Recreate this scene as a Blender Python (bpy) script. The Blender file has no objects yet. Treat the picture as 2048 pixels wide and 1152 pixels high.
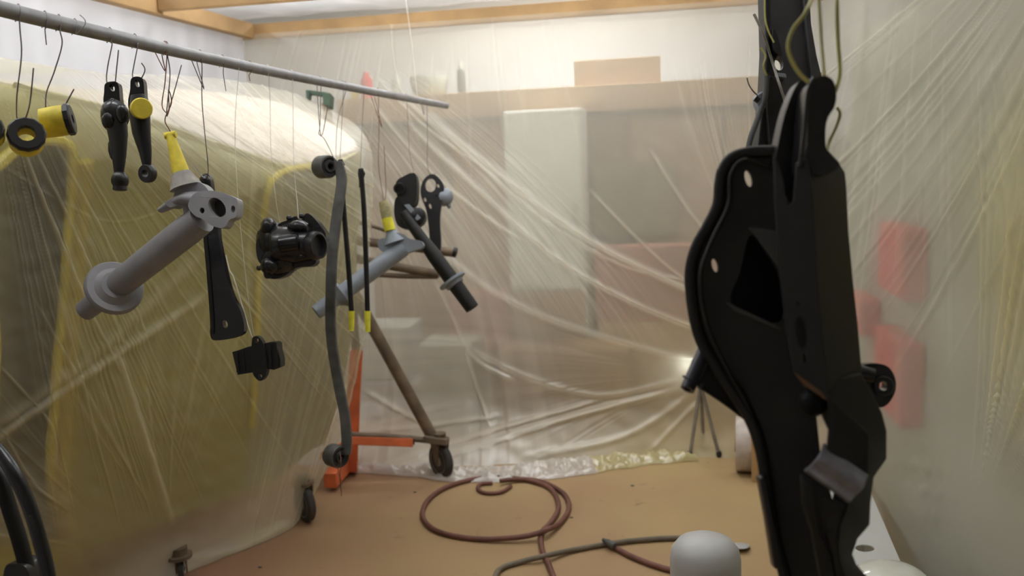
import bpy, bmesh, math, random
import numpy as np
from mathutils import Vector, Matrix
from mathutils.geometry import tessellate_polygon
random.seed(7)
SC = bpy.context.scene
COL = SC.collection

# ------------------------------------------------------------------ camera
F = 1774.0
H = 1.5
_p, _y, _r = math.radians(8.9), math.radians(9.8), math.atan(.045)
cf = Vector((-math.sin(_y)*math.cos(_p), math.cos(_y)*math.cos(_p), -math.sin(_p)))
_r0 = Vector((math.cos(_y), math.sin(_y), 0))
_u0 = _r0.cross(cf)
cr = _r0*math.cos(_r) - _u0*math.sin(_r)
cu = _r0*math.sin(_r) + _u0*math.cos(_r)
CC = Vector((0, 0, H))
cam = bpy.data.cameras.new('camera')
camo = bpy.data.objects.new('camera', cam)
COL.objects.link(camo)
M = Matrix((cr, cu, -cf)).transposed().to_4x4()
M.translation = CC
camo.matrix_world = M
cam.sensor_width = 36
cam.lens = F/2048*36
cam.clip_start = .05
cam.dof.use_dof = True
cam.dof.focus_distance = 2.0
cam.dof.aperture_fstop = 3.3
SC.camera = camo

# ------------------------------------------------------------------ world, lamps, exposure
W = bpy.data.worlds.new('world')
SC.world = W
W.use_nodes = True
W.node_tree.nodes['Background'].inputs[0].default_value = (.85, .88, 1, 1)
W.node_tree.nodes['Background'].inputs[1].default_value = .12
SC.view_settings.view_transform = 'Standard'
SC.view_settings.look = 'None'
SC.view_settings.gamma = 1
SC.view_settings.exposure = 0
SC.view_settings.use_curve_mapping = False
LAMPS = [(-1.2, 3.5, 2.7, 19), (.0, 3.5, 2.7, 19), (-1.4, 1.6, 2.7, 15), (.1, 1.9, 2.7, 8), (-.6, 5.25, 2.7, 38), (1.9, 3.2, 2.7, 7), (-2.75, 2.7, 2.7, 24)]  # last fixture is added to brighten the left film wall
def area(x, y, z, sx, sy, e, col=(.97, 1, 1.03)):
    l = bpy.data.lights.new('tube_light', 'AREA')
    l.shape = 'RECTANGLE'
    l.size, l.size_y = sx, sy
    l.energy = e
    l.color = col
    o = bpy.data.objects.new('tube_light', l)
    o.location = (x, y, z)
    COL.objects.link(o)
    return o
for x, y, z, e in LAMPS:
    area(x, y, z-.09, *((1.2, .18) if x > -2.3 else (.18, 1.2)), e)

# ------------------------------------------------------------------ picture <-> place
def U(x, y, d):
    return CC + (cf + cr*((x-1024)/F) - cu*((y-576)/F))*d
def FL(x, y, z=0.0):
    v = U(x, y, 1) - CC
    return CC + v*((z-H)/v.z)
def PY(x, y, Y):
    v = U(x, y, 1) - CC
    return CC + v*(Y/v.y)
def PX(x, y, X):
    v = U(x, y, 1) - CC
    return CC + v*(X/v.x)
def proj(P):
    v = P - np.array(CC)
    d = v @ np.array(cf)
    return 1024 + F*(v @ np.array(cr))/d, 576 - F*(v @ np.array(cu))/d, d

# ------------------------------------------------------------------ materials
def mat(name, col, rough=.5, metal=0, var=.12, scale=18, bump=.0, spec=.5, coat=0):
    m = bpy.data.materials.new(name)
    m.use_nodes = True
    nt = m.node_tree
    b = nt.nodes['Principled BSDF']
    tc = nt.nodes.new('ShaderNodeTexCoord')
    n = nt.nodes.new('ShaderNodeTexNoise')
    n.inputs['Scale'].default_value = scale
    n.inputs['Detail'].default_value = 5
    nt.links.new(tc.outputs['Object'], n.inputs['Vector'])
    r = nt.nodes.new('ShaderNodeValToRGB')
    r.color_ramp.elements[0].position = .3
    r.color_ramp.elements[1].position = .7
    r.color_ramp.elements[0].color = tuple(c*(1-var) for c in col)+(1,)
    r.color_ramp.elements[1].color = tuple(min(1, c*(1+var)) for c in col)+(1,)
    nt.links.new(n.outputs['Fac'], r.inputs['Fac'])
    nt.links.new(r.outputs['Color'], b.inputs['Base Color'])
    b.inputs['Roughness'].default_value = rough
    b.inputs['Metallic'].default_value = metal
    b.inputs['Specular IOR Level'].default_value = spec
    b.inputs['Coat Weight'].default_value = coat
    b.inputs['Coat Roughness'].default_value = .15
    if bump:
        bp = nt.nodes.new('ShaderNodeBump')
        bp.inputs['Strength'].default_value = bump
        bp.inputs['Distance'].default_value = .002
        nt.links.new(n.outputs['Fac'], bp.inputs['Height'])
        nt.links.new(bp.outputs['Normal'], b.inputs['Normal'])
    return m
BLACK = mat('black_paint', (.012, .012, .014), .38, var=.2, bump=.25, scale=40)
BLACKG = mat('gloss_black_paint', (.012, .012, .014), .2, var=.2, bump=.3, scale=25)
BLACKM = mat('satin_black_paint', (.012, .012, .011), .5, spec=.35, var=.15, scale=30, bump=.15)
SHADE_BLACK = mat('shaded_black_paint', (.004, .004, .005), .55, spec=.15)  # black darkened to put shade into the subframe's side, recess and bump stop
SADDLE_GLINT = mat('satin_saddle_highlight', (.30, .31, .37), .36, metal=.6, var=.2, scale=60, bump=.5)  # satin metal, with a bluish highlight put into the base colour
RAIL = mat('charcoal_rail_paint', (.05, .05, .055), .5, var=.3, scale=14, bump=.3)
RUBBER = mat('black_rubber', (.02, .02, .022), .6, var=.2, scale=30, bump=.3)
DRUB = mat('dusty_rubber', (.09, .085, .075), .7, var=.3, scale=30, bump=.3)
PRIMER = mat('grey_primer', (.25, .245, .26), .42, var=.1, scale=20, bump=.15)
PRIMERB = mat('blue_grey_primer', (.24, .27, .31), .45, var=.1, scale=20, bump=.15)
PRIMLT = mat('light_grey_primer', (.46, .46, .45), .45, var=.08, scale=8, bump=.1)
IRON = mat('bare_spring_steel', (.10, .10, .095), .55, metal=.3, var=.35, scale=25, bump=.4)
YEL = mat('yellow_masking_tape', (.72, .58, .05), .6, var=.2, scale=35, bump=.3)
YELB = mat('yellow_masking_tape_bright', (.8, .75, .05), .6, var=.2, scale=35, bump=.3)
TAPEK = mat('khaki_masking_tape', (.42, .38, .20), .7, var=.25, scale=50, bump=.4)
TAPEG = mat('stained_tape', (.30, .28, .25), .7, var=.3, scale=40, bump=.3)
WIRE = mat('wire_steel', (.16, .14, .14), .45, metal=.5, var=.3, scale=30)
WIREC = mat('wire_rusty', (.20, .09, .06), .5, metal=.3, var=.3, scale=30)
WIREW = mat('wire_white', (.75, .72, .65), .4, var=.1)
WIREY = mat('wire_yellow', (.55, .52, .16), .5, var=.3, scale=12)
PIPE = mat('galvanised_pipe', (.27, .27, .28), .42, metal=.35, var=.15, scale=30, bump=.1)
BROWN = mat('brown_steel', (.16, .115, .075), .6, metal=.1, var=.35, scale=14, bump=.3)
ORANGE = mat('orange_paint', (.72, .17, .06), .5, var=.2, scale=9, bump=.1)
GREEN = mat('dark_green_paint', (.05, .09, .06), .5, var=.2)
WOOD = mat('pine', (.52, .33, .15), .65, var=.18, scale=6, bump=.2)
WHITE = mat('white_enamel', (.80, .80, .76), .5, var=.04)
RED = mat('red_plastic', (.62, .03, .03), .35, var=.1)
CARD = mat('cardboard', (.43, .28, .14), .8, var=.1, scale=5)
HBOARD = mat('hardboard', (.30, .185, .085), .75, var=.2, scale=3)
RBROWN = mat('reddish_brown_vinyl', (.30, .10, .06), .7, var=.2, scale=4)
GREYB = mat('grey_plastic', (.48, .50, .43), .7, var=.12, scale=4)
DGREY = mat('dark_grey_plastic', (.10, .10, .09), .7, var=.2, scale=4)
OLIVEB = mat('olive_canvas', (.17, .15, .05), .8, var=.2, scale=4)
CARY = mat('yellow_car_paint', (.80, .66, .06), .4, var=.06, scale=3, coat=.3)
CARSHADE = mat('shaded_yellow_paint', (.34, .31, .06), .5, var=.08, scale=3)  # yellow body paint darkened to olive to carry the panel's shade
CARW = mat('white_roof_paint', (.86, .78, .70), .5, var=.04, scale=3)
CARG = mat('beige_pillar_paint', (.36, .33, .20), .5, var=.08, scale=3)
CARD_ = mat('dark_car_interior', (.09, .08, .085), .8, var=.25, scale=4)
TYRE = mat('tyre_rubber', (.05, .045, .04), .75, var=.3, scale=30, bump=.2)
RIM = mat('caster_rim', (.30, .29, .27), .5, metal=.4, var=.2)
HOSER = mat('red_air_hose', (.17, .07, .05), .6, var=.25, scale=15)
HOSEG = mat('grey_air_hose', (.17, .14, .10), .6, var=.2, scale=15)

def floor_mat():
    m = mat('kraft_paper_floor', (.42, .28, .13), .75, var=.12, scale=1.6, bump=.1)
    nt = m.node_tree
    b = nt.nodes['Principled BSDF']
    base = b.inputs['Base Color'].links[0].from_socket
    tc = [n for n in nt.nodes if n.type == 'TEX_COORD'][0]
    # yellowish worn zones, rosy zones
    n1 = nt.nodes.new('ShaderNodeTexNoise'); n1.inputs['Scale'].default_value = .9; n1.inputs['Detail'].default_value = 3
    nt.links.new(tc.outputs['Object'], n1.inputs['Vector'])
    r1 = nt.nodes.new('ShaderNodeValToRGB')
    r1.color_ramp.elements[0].position = .38; r1.color_ramp.elements[0].color = (.38, .23, .13, 1)
    r1.color_ramp.elements[1].position = .6; r1.color_ramp.elements[1].color = (.46, .34, .16, 1)
    nt.links.new(n1.outputs['Fac'], r1.inputs['Fac'])
    mx = nt.nodes.new('ShaderNodeMixRGB'); mx.inputs[0].default_value = .6
    nt.links.new(base, mx.inputs[1]); nt.links.new(r1.outputs[0], mx.inputs[2])
    # dark specks
    n2 = nt.nodes.new('ShaderNodeTexNoise'); n2.inputs['Scale'].default_value = 9; n2.inputs['Detail'].default_value = 7; n2.inputs['Roughness'].default_value = .7
    nt.links.new(tc.outputs['Object'], n2.inputs['Vector'])
    r2 = nt.nodes.new('ShaderNodeValToRGB')
    r2.color_ramp.elements[0].position = .64; r2.color_ramp.elements[0].color = (0, 0, 0, 1)
    r2.color_ramp.elements[1].position = .72; r2.color_ramp.elements[1].color = (.75, .75, .75, 1)
    nt.links.new(n2.outputs['Fac'], r2.inputs['Fac'])
    m2 = nt.nodes.new('ShaderNodeMixRGB')
    m2.inputs[2].default_value = (.17, .09, .05, 1)
    nt.links.new(r2.outputs[0], m2.inputs[0]); nt.links.new(mx.outputs[0], m2.inputs[1])
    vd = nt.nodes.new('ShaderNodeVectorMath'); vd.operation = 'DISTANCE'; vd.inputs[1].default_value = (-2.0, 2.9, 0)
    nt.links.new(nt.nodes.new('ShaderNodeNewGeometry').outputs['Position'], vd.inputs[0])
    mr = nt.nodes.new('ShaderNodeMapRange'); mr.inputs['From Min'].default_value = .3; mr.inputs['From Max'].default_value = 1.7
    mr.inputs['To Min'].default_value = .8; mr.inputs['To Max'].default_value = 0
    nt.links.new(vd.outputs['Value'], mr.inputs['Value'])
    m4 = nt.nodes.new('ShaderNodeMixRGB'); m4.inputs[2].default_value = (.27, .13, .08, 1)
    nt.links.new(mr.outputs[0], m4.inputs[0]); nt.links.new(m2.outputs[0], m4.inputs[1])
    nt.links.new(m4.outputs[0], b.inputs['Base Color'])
    return m
FLOORM = floor_mat()

def film(name, haze, kcrease, tint=(.93, .90, .85), gloss=.10, rough=.28, spray=(.80, .72, .2), trans=.5):
    m = bpy.data.materials.new(name)
    m.use_nodes = True
    nt = m.node_tree
    nt.nodes.clear()
    N = nt.nodes.new
    L = nt.links.new
    out = N('ShaderNodeOutputMaterial')
    tr = N('ShaderNodeBsdfTransparent')
    df = N('ShaderNodeBsdfDiffuse')
    tl = N('ShaderNodeBsdfTranslucent')
    gl = N('ShaderNodeBsdfGlossy'); gl.inputs['Roughness'].default_value = rough
    sp = N('ShaderNodeAttribute'); sp.attribute_name = 'spray'
    cm = N('ShaderNodeMixRGB')
    cm.inputs[1].default_value = tint+(1,); cm.inputs[2].default_value = spray+(1,)
    L(sp.outputs['Fac'], cm.inputs[0])
    L(cm.outputs[0], df.inputs[0]); L(cm.outputs[0], tl.inputs[0])
    m1 = N('ShaderNodeMixShader'); m1.inputs[0].default_value = trans
    L(df.outputs[0], m1.inputs[1]); L(tl.outputs[0], m1.inputs[2])
    m2 = N('ShaderNodeMixShader'); m2.inputs[0].default_value = gloss
    L(m1.outputs[0], m2.inputs[1]); L(gl.outputs[0], m2.inputs[2])
    at = N('ShaderNodeAttribute'); at.attribute_name = 'crease'
    mu = N('ShaderNodeMath'); mu.operation = 'MULTIPLY_ADD'; mu.use_clamp = True
    mu.inputs[1].default_value = kcrease; mu.inputs[2].default_value = haze
    L(at.outputs['Fac'], mu.inputs[0])
    m3 = N('ShaderNodeMixShader')
    L(mu.outputs[0], m3.inputs[0]); L(tr.outputs[0], m3.inputs[1]); L(m2.outputs[0], m3.inputs[2])
    L(m3.outputs[0], out.inputs[0])
    return m
FILMB = film('back_film', .44, .38)
FILML = film('draped_film', .27, .50, tint=(.93, .91, .85))
FILMR = film('side_film', .53, .35, tint=(.80, .78, .71))
FILMW = film('wall_film', .72, .15, tint=(.92, .92, .98))
FILMC = film('ceiling_film', .45, .35, tint=(.96, .96, .98), trans=.75)

# ------------------------------------------------------------------ object helpers
ORG = {}
def tag(o, label=None, cat=None, group=None, kind=None):
    if label: o['label'] = label
    if cat: o['category'] = cat
    if group: o['group'] = group
    if kind: o['kind'] = kind
    return o
def thing(name, loc, label, cat, group=None):
    o = bpy.data.objects.new(name, None)
    o.empty_display_size = .05
    o.location = loc
    COL.objects.link(o)
    ORG[o.name] = Vector(loc)
    return tag(o, label, cat, group)
class B:
    def __init__(s):
        s.v = []; s.f = []
    def add(s, vs, fs):
        k = len(s.v)
        s.v += [Vector(v) for v in vs]
        s.f += [tuple(i+k for i in f) for f in fs]
        return s
    def tube(s, pts, rad, seg=12, cap=True, closed=False, flat=1.0):
        pts = [Vector(p) for p in pts]
        n = len(pts)
        if not hasattr(rad, '__len__'): rad = [rad]*n
        vs = []; prev = None
        for i, p in enumerate(pts):
            a = pts[i-1] if (i > 0 or closed) else p
            b = pts[(i+1) % n] if (i < n-1 or closed) else p
            t = (b-a).normalized()
            if prev is None:
                up = Vector((0, 0, 1)) if abs(t.z) < .9 else Vector((0, 1, 0))
                x = t.cross(up).normalized()
            else:
                x = (prev - t*prev.dot(t)).normalized()
            prev = x
            y = t.cross(x)
            for k in range(seg):
                c = 2*math.pi*k/seg
                vs.append(p + x*math.cos(c)*rad[i] + y*math.sin(c)*rad[i]*flat)
        fs = []
        m = n if closed else n-1
        for i in range(m):
            for k in range(seg):
                j = (i+1) % n
                fs.append((i*seg+k, i*seg+(k+1) % seg, j*seg+(k+1) % seg, j*seg+k))
        if cap and not closed:
            fs.append(tuple(reversed(range(seg))))
            fs.append(tuple((n-1)*seg+k for k in range(seg)))
        return s.add(vs, fs)
    def lathe(s, a, b, prof, seg=28):
        """prof: (t along a->b in metres, radius)"""
        a = Vector(a); b = Vector(b)
        t = (b-a).normalized()
        up = Vector((0, 0, 1)) if abs(t.z) < .9 else Vector((0, 1, 0))
        x = t.cross(up).normalized(); y = t.cross(x)
        vs = []
        for (h, r) in prof:
            for k in range(seg):
                c = 2*math.pi*k/seg
                vs.append(a + t*h + (x*math.cos(c)+y*math.sin(c))*max(r, 1e-5))
        fs = []
        for i in range(len(prof)-1):
            for k in range(seg):
                fs.append((i*seg+k, i*seg+(k+1) % seg, (i+1)*seg+(k+1) % seg, (i+1)*seg+k))
        if abs(prof[0][0]-prof[-1][0]) > 1e-6 or abs(prof[0][1]-prof[-1][1]) > 1e-6:
            fs.append(tuple(reversed(range(seg))))
            fs.append(tuple((len(prof)-1)*seg+k for k in range(seg)))
        return s.add(vs, fs)
    def prism(s, rings, th, direc=None):
        """rings: list of 3D loops (outer, holes...); extruded by th along direc (away from the camera by default)"""
        dv = (Vector(direc) if direc is not None else cf).normalized()*th
        flat = [Vector(p) for r in rings for p in r]
        tris = tessellate_polygon([[Vector((p.dot(cr), p.dot(cu), 0)) for p in map(Vector, r)] for r in rings])
        n = len(flat)
        fs = []
        for t in tris:
            a, b, c = t
            fs.append((a, b, c)); fs.append((c+n, b+n, a+n))
        k = 0
        for r in rings:
            m = len(r)
            for i in range(m):
                fs.append((k+i, k+(i+1) % m, k+(i+1) % m+n, k+i+n))
            k += m
        return s.add(flat+[p+dv for p in flat], fs)
    def box(s, a, b):
        x0, y0, z0 = a; x1, y1, z1 = b
        vs = [(x, y, z) for z in (z0, z1) for y in (y0, y1) for x in (x0, x1)]
        return s.add(vs, [(0, 2, 3, 1), (4, 5, 7, 6), (0, 1, 5, 4), (2, 6, 7, 3), (0, 4, 6, 2), (1, 3, 7, 5)])
    def loft(s, secs, cap=True):
        n = len(secs[0])
        vs = [Vector(p) for q in secs for p in q]
        fs = []
        for i in range(len(secs)-1):
            for k in range(n):
                fs.append((i*n+k, i*n+(k+1) % n, (i+1)*n+(k+1) % n, (i+1)*n+k))
        if cap:
            fs.append(tuple(reversed(range(n))))
            fs.append(tuple((len(secs)-1)*n+k for k in range(n)))
        return s.add(vs, fs)
    def ball(s, c, r, sc=(1, 1, 1), seg=16, lump=0, seed=0):
        c = Vector(c); rnd = random.Random(seed)
        ph = [rnd.uniform(0, 6.28) for _ in range(6)]
        vs = []
        rings = seg//2
        for i in range(rings+1):
            a = math.pi*i/rings
            for k in range(seg):
                b = 2*math.pi*k/seg
                q = 1 + lump*(math.sin(3*b+ph[0])*math.sin(2*a+ph[1]) + .6*math.sin(5*b+ph[2])*math.sin(4*a+ph[3]))
                vs.append(c + Vector((math.sin(a)*math.cos(b)*sc[0], math.sin(a)*math.sin(b)*sc[1], math.cos(a)*sc[2]))*r*q)
        fs = []
        for i in range(rings):
            for k in range(seg):
                fs.append((i*seg+k, (i+1)*seg+k, (i+1)*seg+(k+1) % seg, i*seg+(k+1) % seg))
        return s.add(vs, fs)

def obj(name, b, m, parent=None, smooth=40, bevel=0, sub=0, label=None):
    if parent is not None:
        o0 = ORG[parent.name]
    else:
        c = sum(b.v, Vector())/len(b.v)
        o0 = Vector((c.x, c.y, min(v.z for v in b.v)))
    me = bpy.data.meshes.new(name)
    me.from_pydata([v-o0 for v in b.v], [], b.f)
    bm = bmesh.new(); bm.from_mesh(me)
    bmesh.ops.remove_doubles(bm, verts=bm.verts, dist=1e-5)
    bmesh.ops.recalc_face_normals(bm, faces=bm.faces)
    bm.to_mesh(me); bm.free()
    me.materials.append(m)
    if smooth:
        me.shade_smooth()
        me.set_sharp_from_angle(angle=math.radians(smooth))
    o = bpy.data.objects.new(name, me)
    COL.objects.link(o)
    ORG[o.name] = o0
    if parent is not None:
        o.parent = parent
    else:
        o.location = o0
    if bevel:
        q = o.modifiers.new('bevel', 'BEVEL'); q.width = bevel; q.segments = 2; q.limit_method = 'ANGLE'; q.angle_limit = math.radians(35)
    if sub:
        q = o.modifiers.new('sub', 'SUBSURF'); q.levels = sub; q.render_levels = sub
    if label: o['label'] = label
    return o

def spl(pts, n=8, closed=False):
    """Catmull-Rom through points of any dimension"""
    P = [tuple(p) for p in pts]; m = len(P); out = []
    for i in range(m if closed else m-1):
        if closed:
            a, b, c, d = P[i-1], P[i], P[(i+1) % m], P[(i+2) % m]
        else:
            a, b, c, d = P[max(i-1, 0)], P[i], P[i+1], P[min(i+2, m-1)]
        for k in range(n):
            t = k/n
            out.append(tuple(.5*((2*q)+(-p+r)*t+(2*p-5*q+4*r-s)*t*t+(-p+3*q-3*r+s)*t**3) for p, q, r, s in zip(a, b, c, d)))
    if not closed: out.append(P[-1])
    return out
def ell(cx, cy, rx, ry, ang=0, n=16):
    a = math.radians(ang)
    return [(cx+rx*math.cos(t)*math.cos(a)-ry*math.sin(t)*math.sin(a), cy+rx*math.cos(t)*math.sin(a)+ry*math.sin(t)*math.cos(a)) for t in [2*math.pi*k/n for k in range(n)]]
def ring(pts, d):
    """pixel outline on a plane; d is a number, or (d0, ddx, ddy, x0, y0): depth tilting across the outline"""
    if hasattr(d, '__len__'):
        return [U(x, y, d[0]+d[1]*(x-d[3])+d[2]*(y-d[4])) for x, y in pts]
    return [U(x, y, d) for x, y in pts]
def plate(pts, d, th, holes=(), smooth=True, n=5):
    o = spl(pts, n, True) if smooth else pts
    return B().prism([ring(o, d)]+[ring(h, d) for h in holes], th)
def UT(pts, n=6):
    """3D polyline from (px,py,d) control points"""
    return [U(*p) for p in spl(pts, n)]
def rp(px, d): return px*d/F

# ------------------------------------------------------------------ film sheets: real folds with whitened creases
_rng = np.random.default_rng(5)
def table(n, power, wid, seed):
    g = np.random.default_rng(seed)
    a = g.random(n)**power
    k = np.exp(-np.linspace(-2, 2, wid)**2)
    a = np.convolve(np.concatenate([a, a[:wid]]), k/k.sum(), 'same')[:n]
    return a/a.max()
def fan(px, py, cx, cy, a0, a1, r0, r1, n=400, power=7, wid=5, strength=1, seed=0, bend=0, soft=6):
    dx, dy = px-cx, py-cy
    r = np.hypot(dx, dy)
    mid = math.radians((a0+a1)/2)
    a = np.arctan2(dy, dx) - mid
    a = (a+np.pi) % (2*np.pi) - np.pi
    a = np.degrees(a) + bend*(r-r0)/1000
    hw = abs(a1-a0)/2
    t = (a+hw)/(2*hw)
    tb = table(n, power, wid, seed)
    x = np.clip(t, 0, .9999)*(n-1)
    i = x.astype(int); fr = x-i
    v = tb[i]*(1-fr)+tb[np.minimum(i+1, n-1)]*fr
    # each crease starts and ends somewhere of its own
    g = np.random.default_rng(seed+50)
    e0 = g.random(n)*.35; e1 = .5+g.random(n)*.6
    rr = (r-r0)/(r1-r0)
    s0 = e0[i]*(1-fr)+e0[np.minimum(i+1, n-1)]*fr; s1 = e1[i]*(1-fr)+e1[np.minimum(i+1, n-1)]*fr
    v = v*np.clip((rr-s0)*6, 0, 1)*np.clip((s1-rr)*4, 0, 1)
    w = np.clip((hw-np.abs(a))/soft, 0, 1)*np.clip(rr*8, 0, 1)*np.clip((1.0-rr)*6, 0, 1)
    return strength*v*w
def lines(px, py, L):
    out = np.zeros_like(px)
    for pts, w, st in L:
        P = spl(pts, 6) if len(pts) > 2 else pts
        dm = np.full(px.shape, 1e9); tt = np.zeros_like(px)
        n = len(P)-1
        for k in range(n):
            ax, ay = P[k][:2]; bx, by = P[k+1][:2]
            vx, vy = bx-ax, by-ay
            t = np.clip(((px-ax)*vx+(py-ay)*vy)/(vx*vx+vy*vy+1e-9), 0, 1)
            d = np.hypot(px-ax-t*vx, py-ay-t*vy)
            q = d < dm
            dm = np.where(q, d, dm); tt = np.where(q, (k+t)/n, tt)
        out = np.maximum(out, st*np.exp(-(dm/w)**2)*np.clip(np.minimum(tt, 1-tt)*6+.25, 0, 1))
    return out
def blob(px, py, x, y, rx, ry): return np.exp(-((px-x)/rx)**2-((py-y)/ry)**2)
def netsurf(net, nr, nc):
    """Catmull-Rom surface over rows x cols of control points -> (nr,nc,3)"""
    net = np.array([[tuple(p) for p in r] for r in net], float)
    def basis(m, n):
        Bm = np.zeros((n, m))
        for k, t in enumerate(np.linspace(0, m-1, n)):
            i = min(int(t), m-2); f = t-i
            w = [.5*(-f+2*f*f-f**3), .5*(2-5*f*f+3*f**3), .5*(f+4*f*f-3*f**3), .5*(-f*f+f**3)]
            for q, ww in zip((i-1, i, i+1, i+2), w):
                Bm[k, min(max(q, 0), m-1)] += ww
        return Bm
    return np.einsum('ar,bc,rck->abk', basis(net.shape[0], nr), basis(net.shape[1], nc), net)
def normals(P):
    du = np.gradient(P, axis=1); dv = np.gradient(P, axis=0)
    n = np.cross(du, dv)
    n /= np.linalg.norm(n, axis=2, keepdims=True)+1e-12
    return n
def gridobj(name, P, m, attrs=None, parent=None, mask=None):
    nr, nc = P.shape[:2]
    idx = np.arange(nr*nc).reshape(nr, nc)
    q = np.stack([idx[:-1, :-1], idx[:-1, 1:], idx[1:, 1:], idx[1:, :-1]], -1).reshape(-1, 4)
    if mask is not None: q = q[mask[:-1, :-1].reshape(-1)]
    V = P.reshape(-1, 3)
    if mask is not None:
        used, inv = np.unique(q, return_inverse=True)
        q = inv.reshape(-1, 4); V = V[used]
    o0 = ORG[parent.name] if parent is not None else Vector((V[:, 0].mean(), V[:, 1].mean(), V[:, 2].min()))
    me = bpy.data.meshes.new(name)
    me.vertices.add(len(V)); me.vertices.foreach_set('co', (V-np.array(o0)).astype(np.float32).ravel())
    me.loops.add(q.size); me.loops.foreach_set('vertex_index', q.astype(np.int32).ravel())
    me.polygons.add(len(q)); me.polygons.foreach_set('loop_start', np.arange(0, q.size, 4, dtype=np.int32))
    me.update(calc_edges=True); me.validate()
    me.shade_smooth()
    for k, a in (attrs or {}).items():
        a = a.reshape(-1)
        if mask is not None: a = a[used]
        at = me.attributes.new(k, 'FLOAT', 'POINT')
        at.data.foreach_set('value', a.astype(np.float32))
    me.materials.append(m)
    o = bpy.data.objects.new(name, me)
    COL.objects.link(o); ORG[o.name] = o0
    if parent is not None: o.parent = parent
    else: o.location = o0
    return o
def wav(px, py, sc, seed):
    g = np.random.default_rng(seed); out = 0
    for k in range(7):
        a = g.uniform(0, 6.28); f = g.uniform(.5, 1.8)/sc
        out = out + np.sin(6.28*f*(px*math.cos(a)+py*math.sin(a))+g.uniform(0, 6.28))
    return out/7

# ================================================================== SETTING
XL, XR, YB, ZC = -2.06, .72, 4.3, 2.172       # the plastic booth
def st(name, b, m, **k):
    o = obj(name, b, m, **k); o['kind'] = 'structure'; return o
st('floor', B().box((-3.4, -1.2, -.05), (3.2, 6.2, 0)), FLOORM, smooth=0)
WALLM = mat('white_wall', (.88, .89, .88), .8, var=.02, scale=2)
st('wall_back', B().box((-3.4, 6.2, -.05), (3.2, 6.3, 2.8)), WALLM, smooth=0)
st('wall_left', B().box((-3.5, -1.2, -.05), (-3.4, 6.3, 2.8)), WALLM, smooth=0)
st('wall_right', B().box((3.2, -1.2, -.05), (3.3, 6.3, 2.8)), WALLM, smooth=0)
st('wall_front', B().box((-3.5, -1.3, -.05), (3.3, -1.2, 2.8)), WALLM, smooth=0)
st('ceiling', B().box((-3.5, -1.3, 2.7), (3.3, 6.3, 2.8)), WALLM, smooth=0)
# pine frame that carries the film
def beam(n, a, b):
    o = st('trim_%d' % n, B().box(a, b), WOOD, smooth=0, bevel=.004)
beam(1, (XL-.04, YB, 2.10), (XR+.04, YB+.045, ZC))
beam(2, (XL+.03, -1.0, 2.10), (XL+.075, YB-.001, ZC))
beam(3, (XL+.076, 3.42, 2.112), (XR, 3.46, ZC))
beam(4, (XR+.0, -1.0, 2.10), (XR+.04, YB-.001, ZC))
beam(5, (XL+.076, 1.2, 2.12), (XR, 1.24, ZC))
st('added_board_left', B().box((XL+.04, .2, 0), (XL+.06, YB-.1, .42)), mat('kraft_board', (.30, .20, .12), .8), smooth=0)  # brown board added to hide the bright film below the body
# ceiling film
g = np.zeros((120, 160, 3))
yy, xx = np.meshgrid(np.linspace(-.95, YB+.04, 120), np.linspace(XL-.03, XR+.03, 160), indexing='ij')
g[..., 0] = xx; g[..., 1] = yy
cre = .5*np.clip(wav(xx*100, yy*100, 20, 3)+wav(xx*100, yy*100, 60, 4), 0, 1)
g[..., 2] = ZC+.012+.008*wav(xx*100, yy*100, 45, 6)+.02*np.cos((yy-.2)*3)**2
o = gridobj('plastic_film', g, FILMC, dict(crease=cre, spray=cre*0))
tag(o, 'milky plastic film stretched over the pine ceiling frame', 'plastic sheet')

# back sheet
nr, nc = 460, 560
xs = np.linspace(XL+.02, XR-.01, nc); zs = np.linspace(2.12, .0, nr)
X, Z = np.meshgrid(xs, zs)
P = np.stack([X, np.full_like(X, YB-.02), Z], -1)
P[..., 1] += -.03*np.sin(np.clip((2.1-Z)/2.1, 0, 1)*3.1)+.012*wav(X*100, Z*100, 50, 8)
P[..., 1] -= (.10+.20*np.clip((.0-X)/1.2, 0, 1))*np.clip((.3-Z)/.3, 0, 1)**1.5
px, py, _ = proj(P.reshape(-1, 3)); px = px.reshape(X.shape); py = py.reshape(X.shape)
wu = np.clip((640-(py-.25*(px-1000)))/150, 0, 1)
cre = wu*fan(px, py, 430, -60, 24, 60, 300, 1500, 300, 5, 7, .85, 11, bend=-14)
cre += wu*fan(px, py, 430, -60, 24, 60, 330, 1400, 120, 3, 9, .5, 12, bend=-16)
cre += fan(px, py, 1600, 660, 228, 262, 60, 620, 90, 4, 7, .55, 13, bend=-25, soft=9)
cre += (1-wu*.8)*fan(px, py, 1380, 755, 150, 205, 40, 760, 60, 3, 9, .3, 14, bend=14)
cre += (1-wu)*fan(px, py, 430, -60, 24, 60, 330, 1500, 70, 3, 9, .4, 15, bend=-30)
cre += fan(px, py, 900, -900, 75, 115, 900, 1300, 200, 8, 3, .2, 16)
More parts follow.
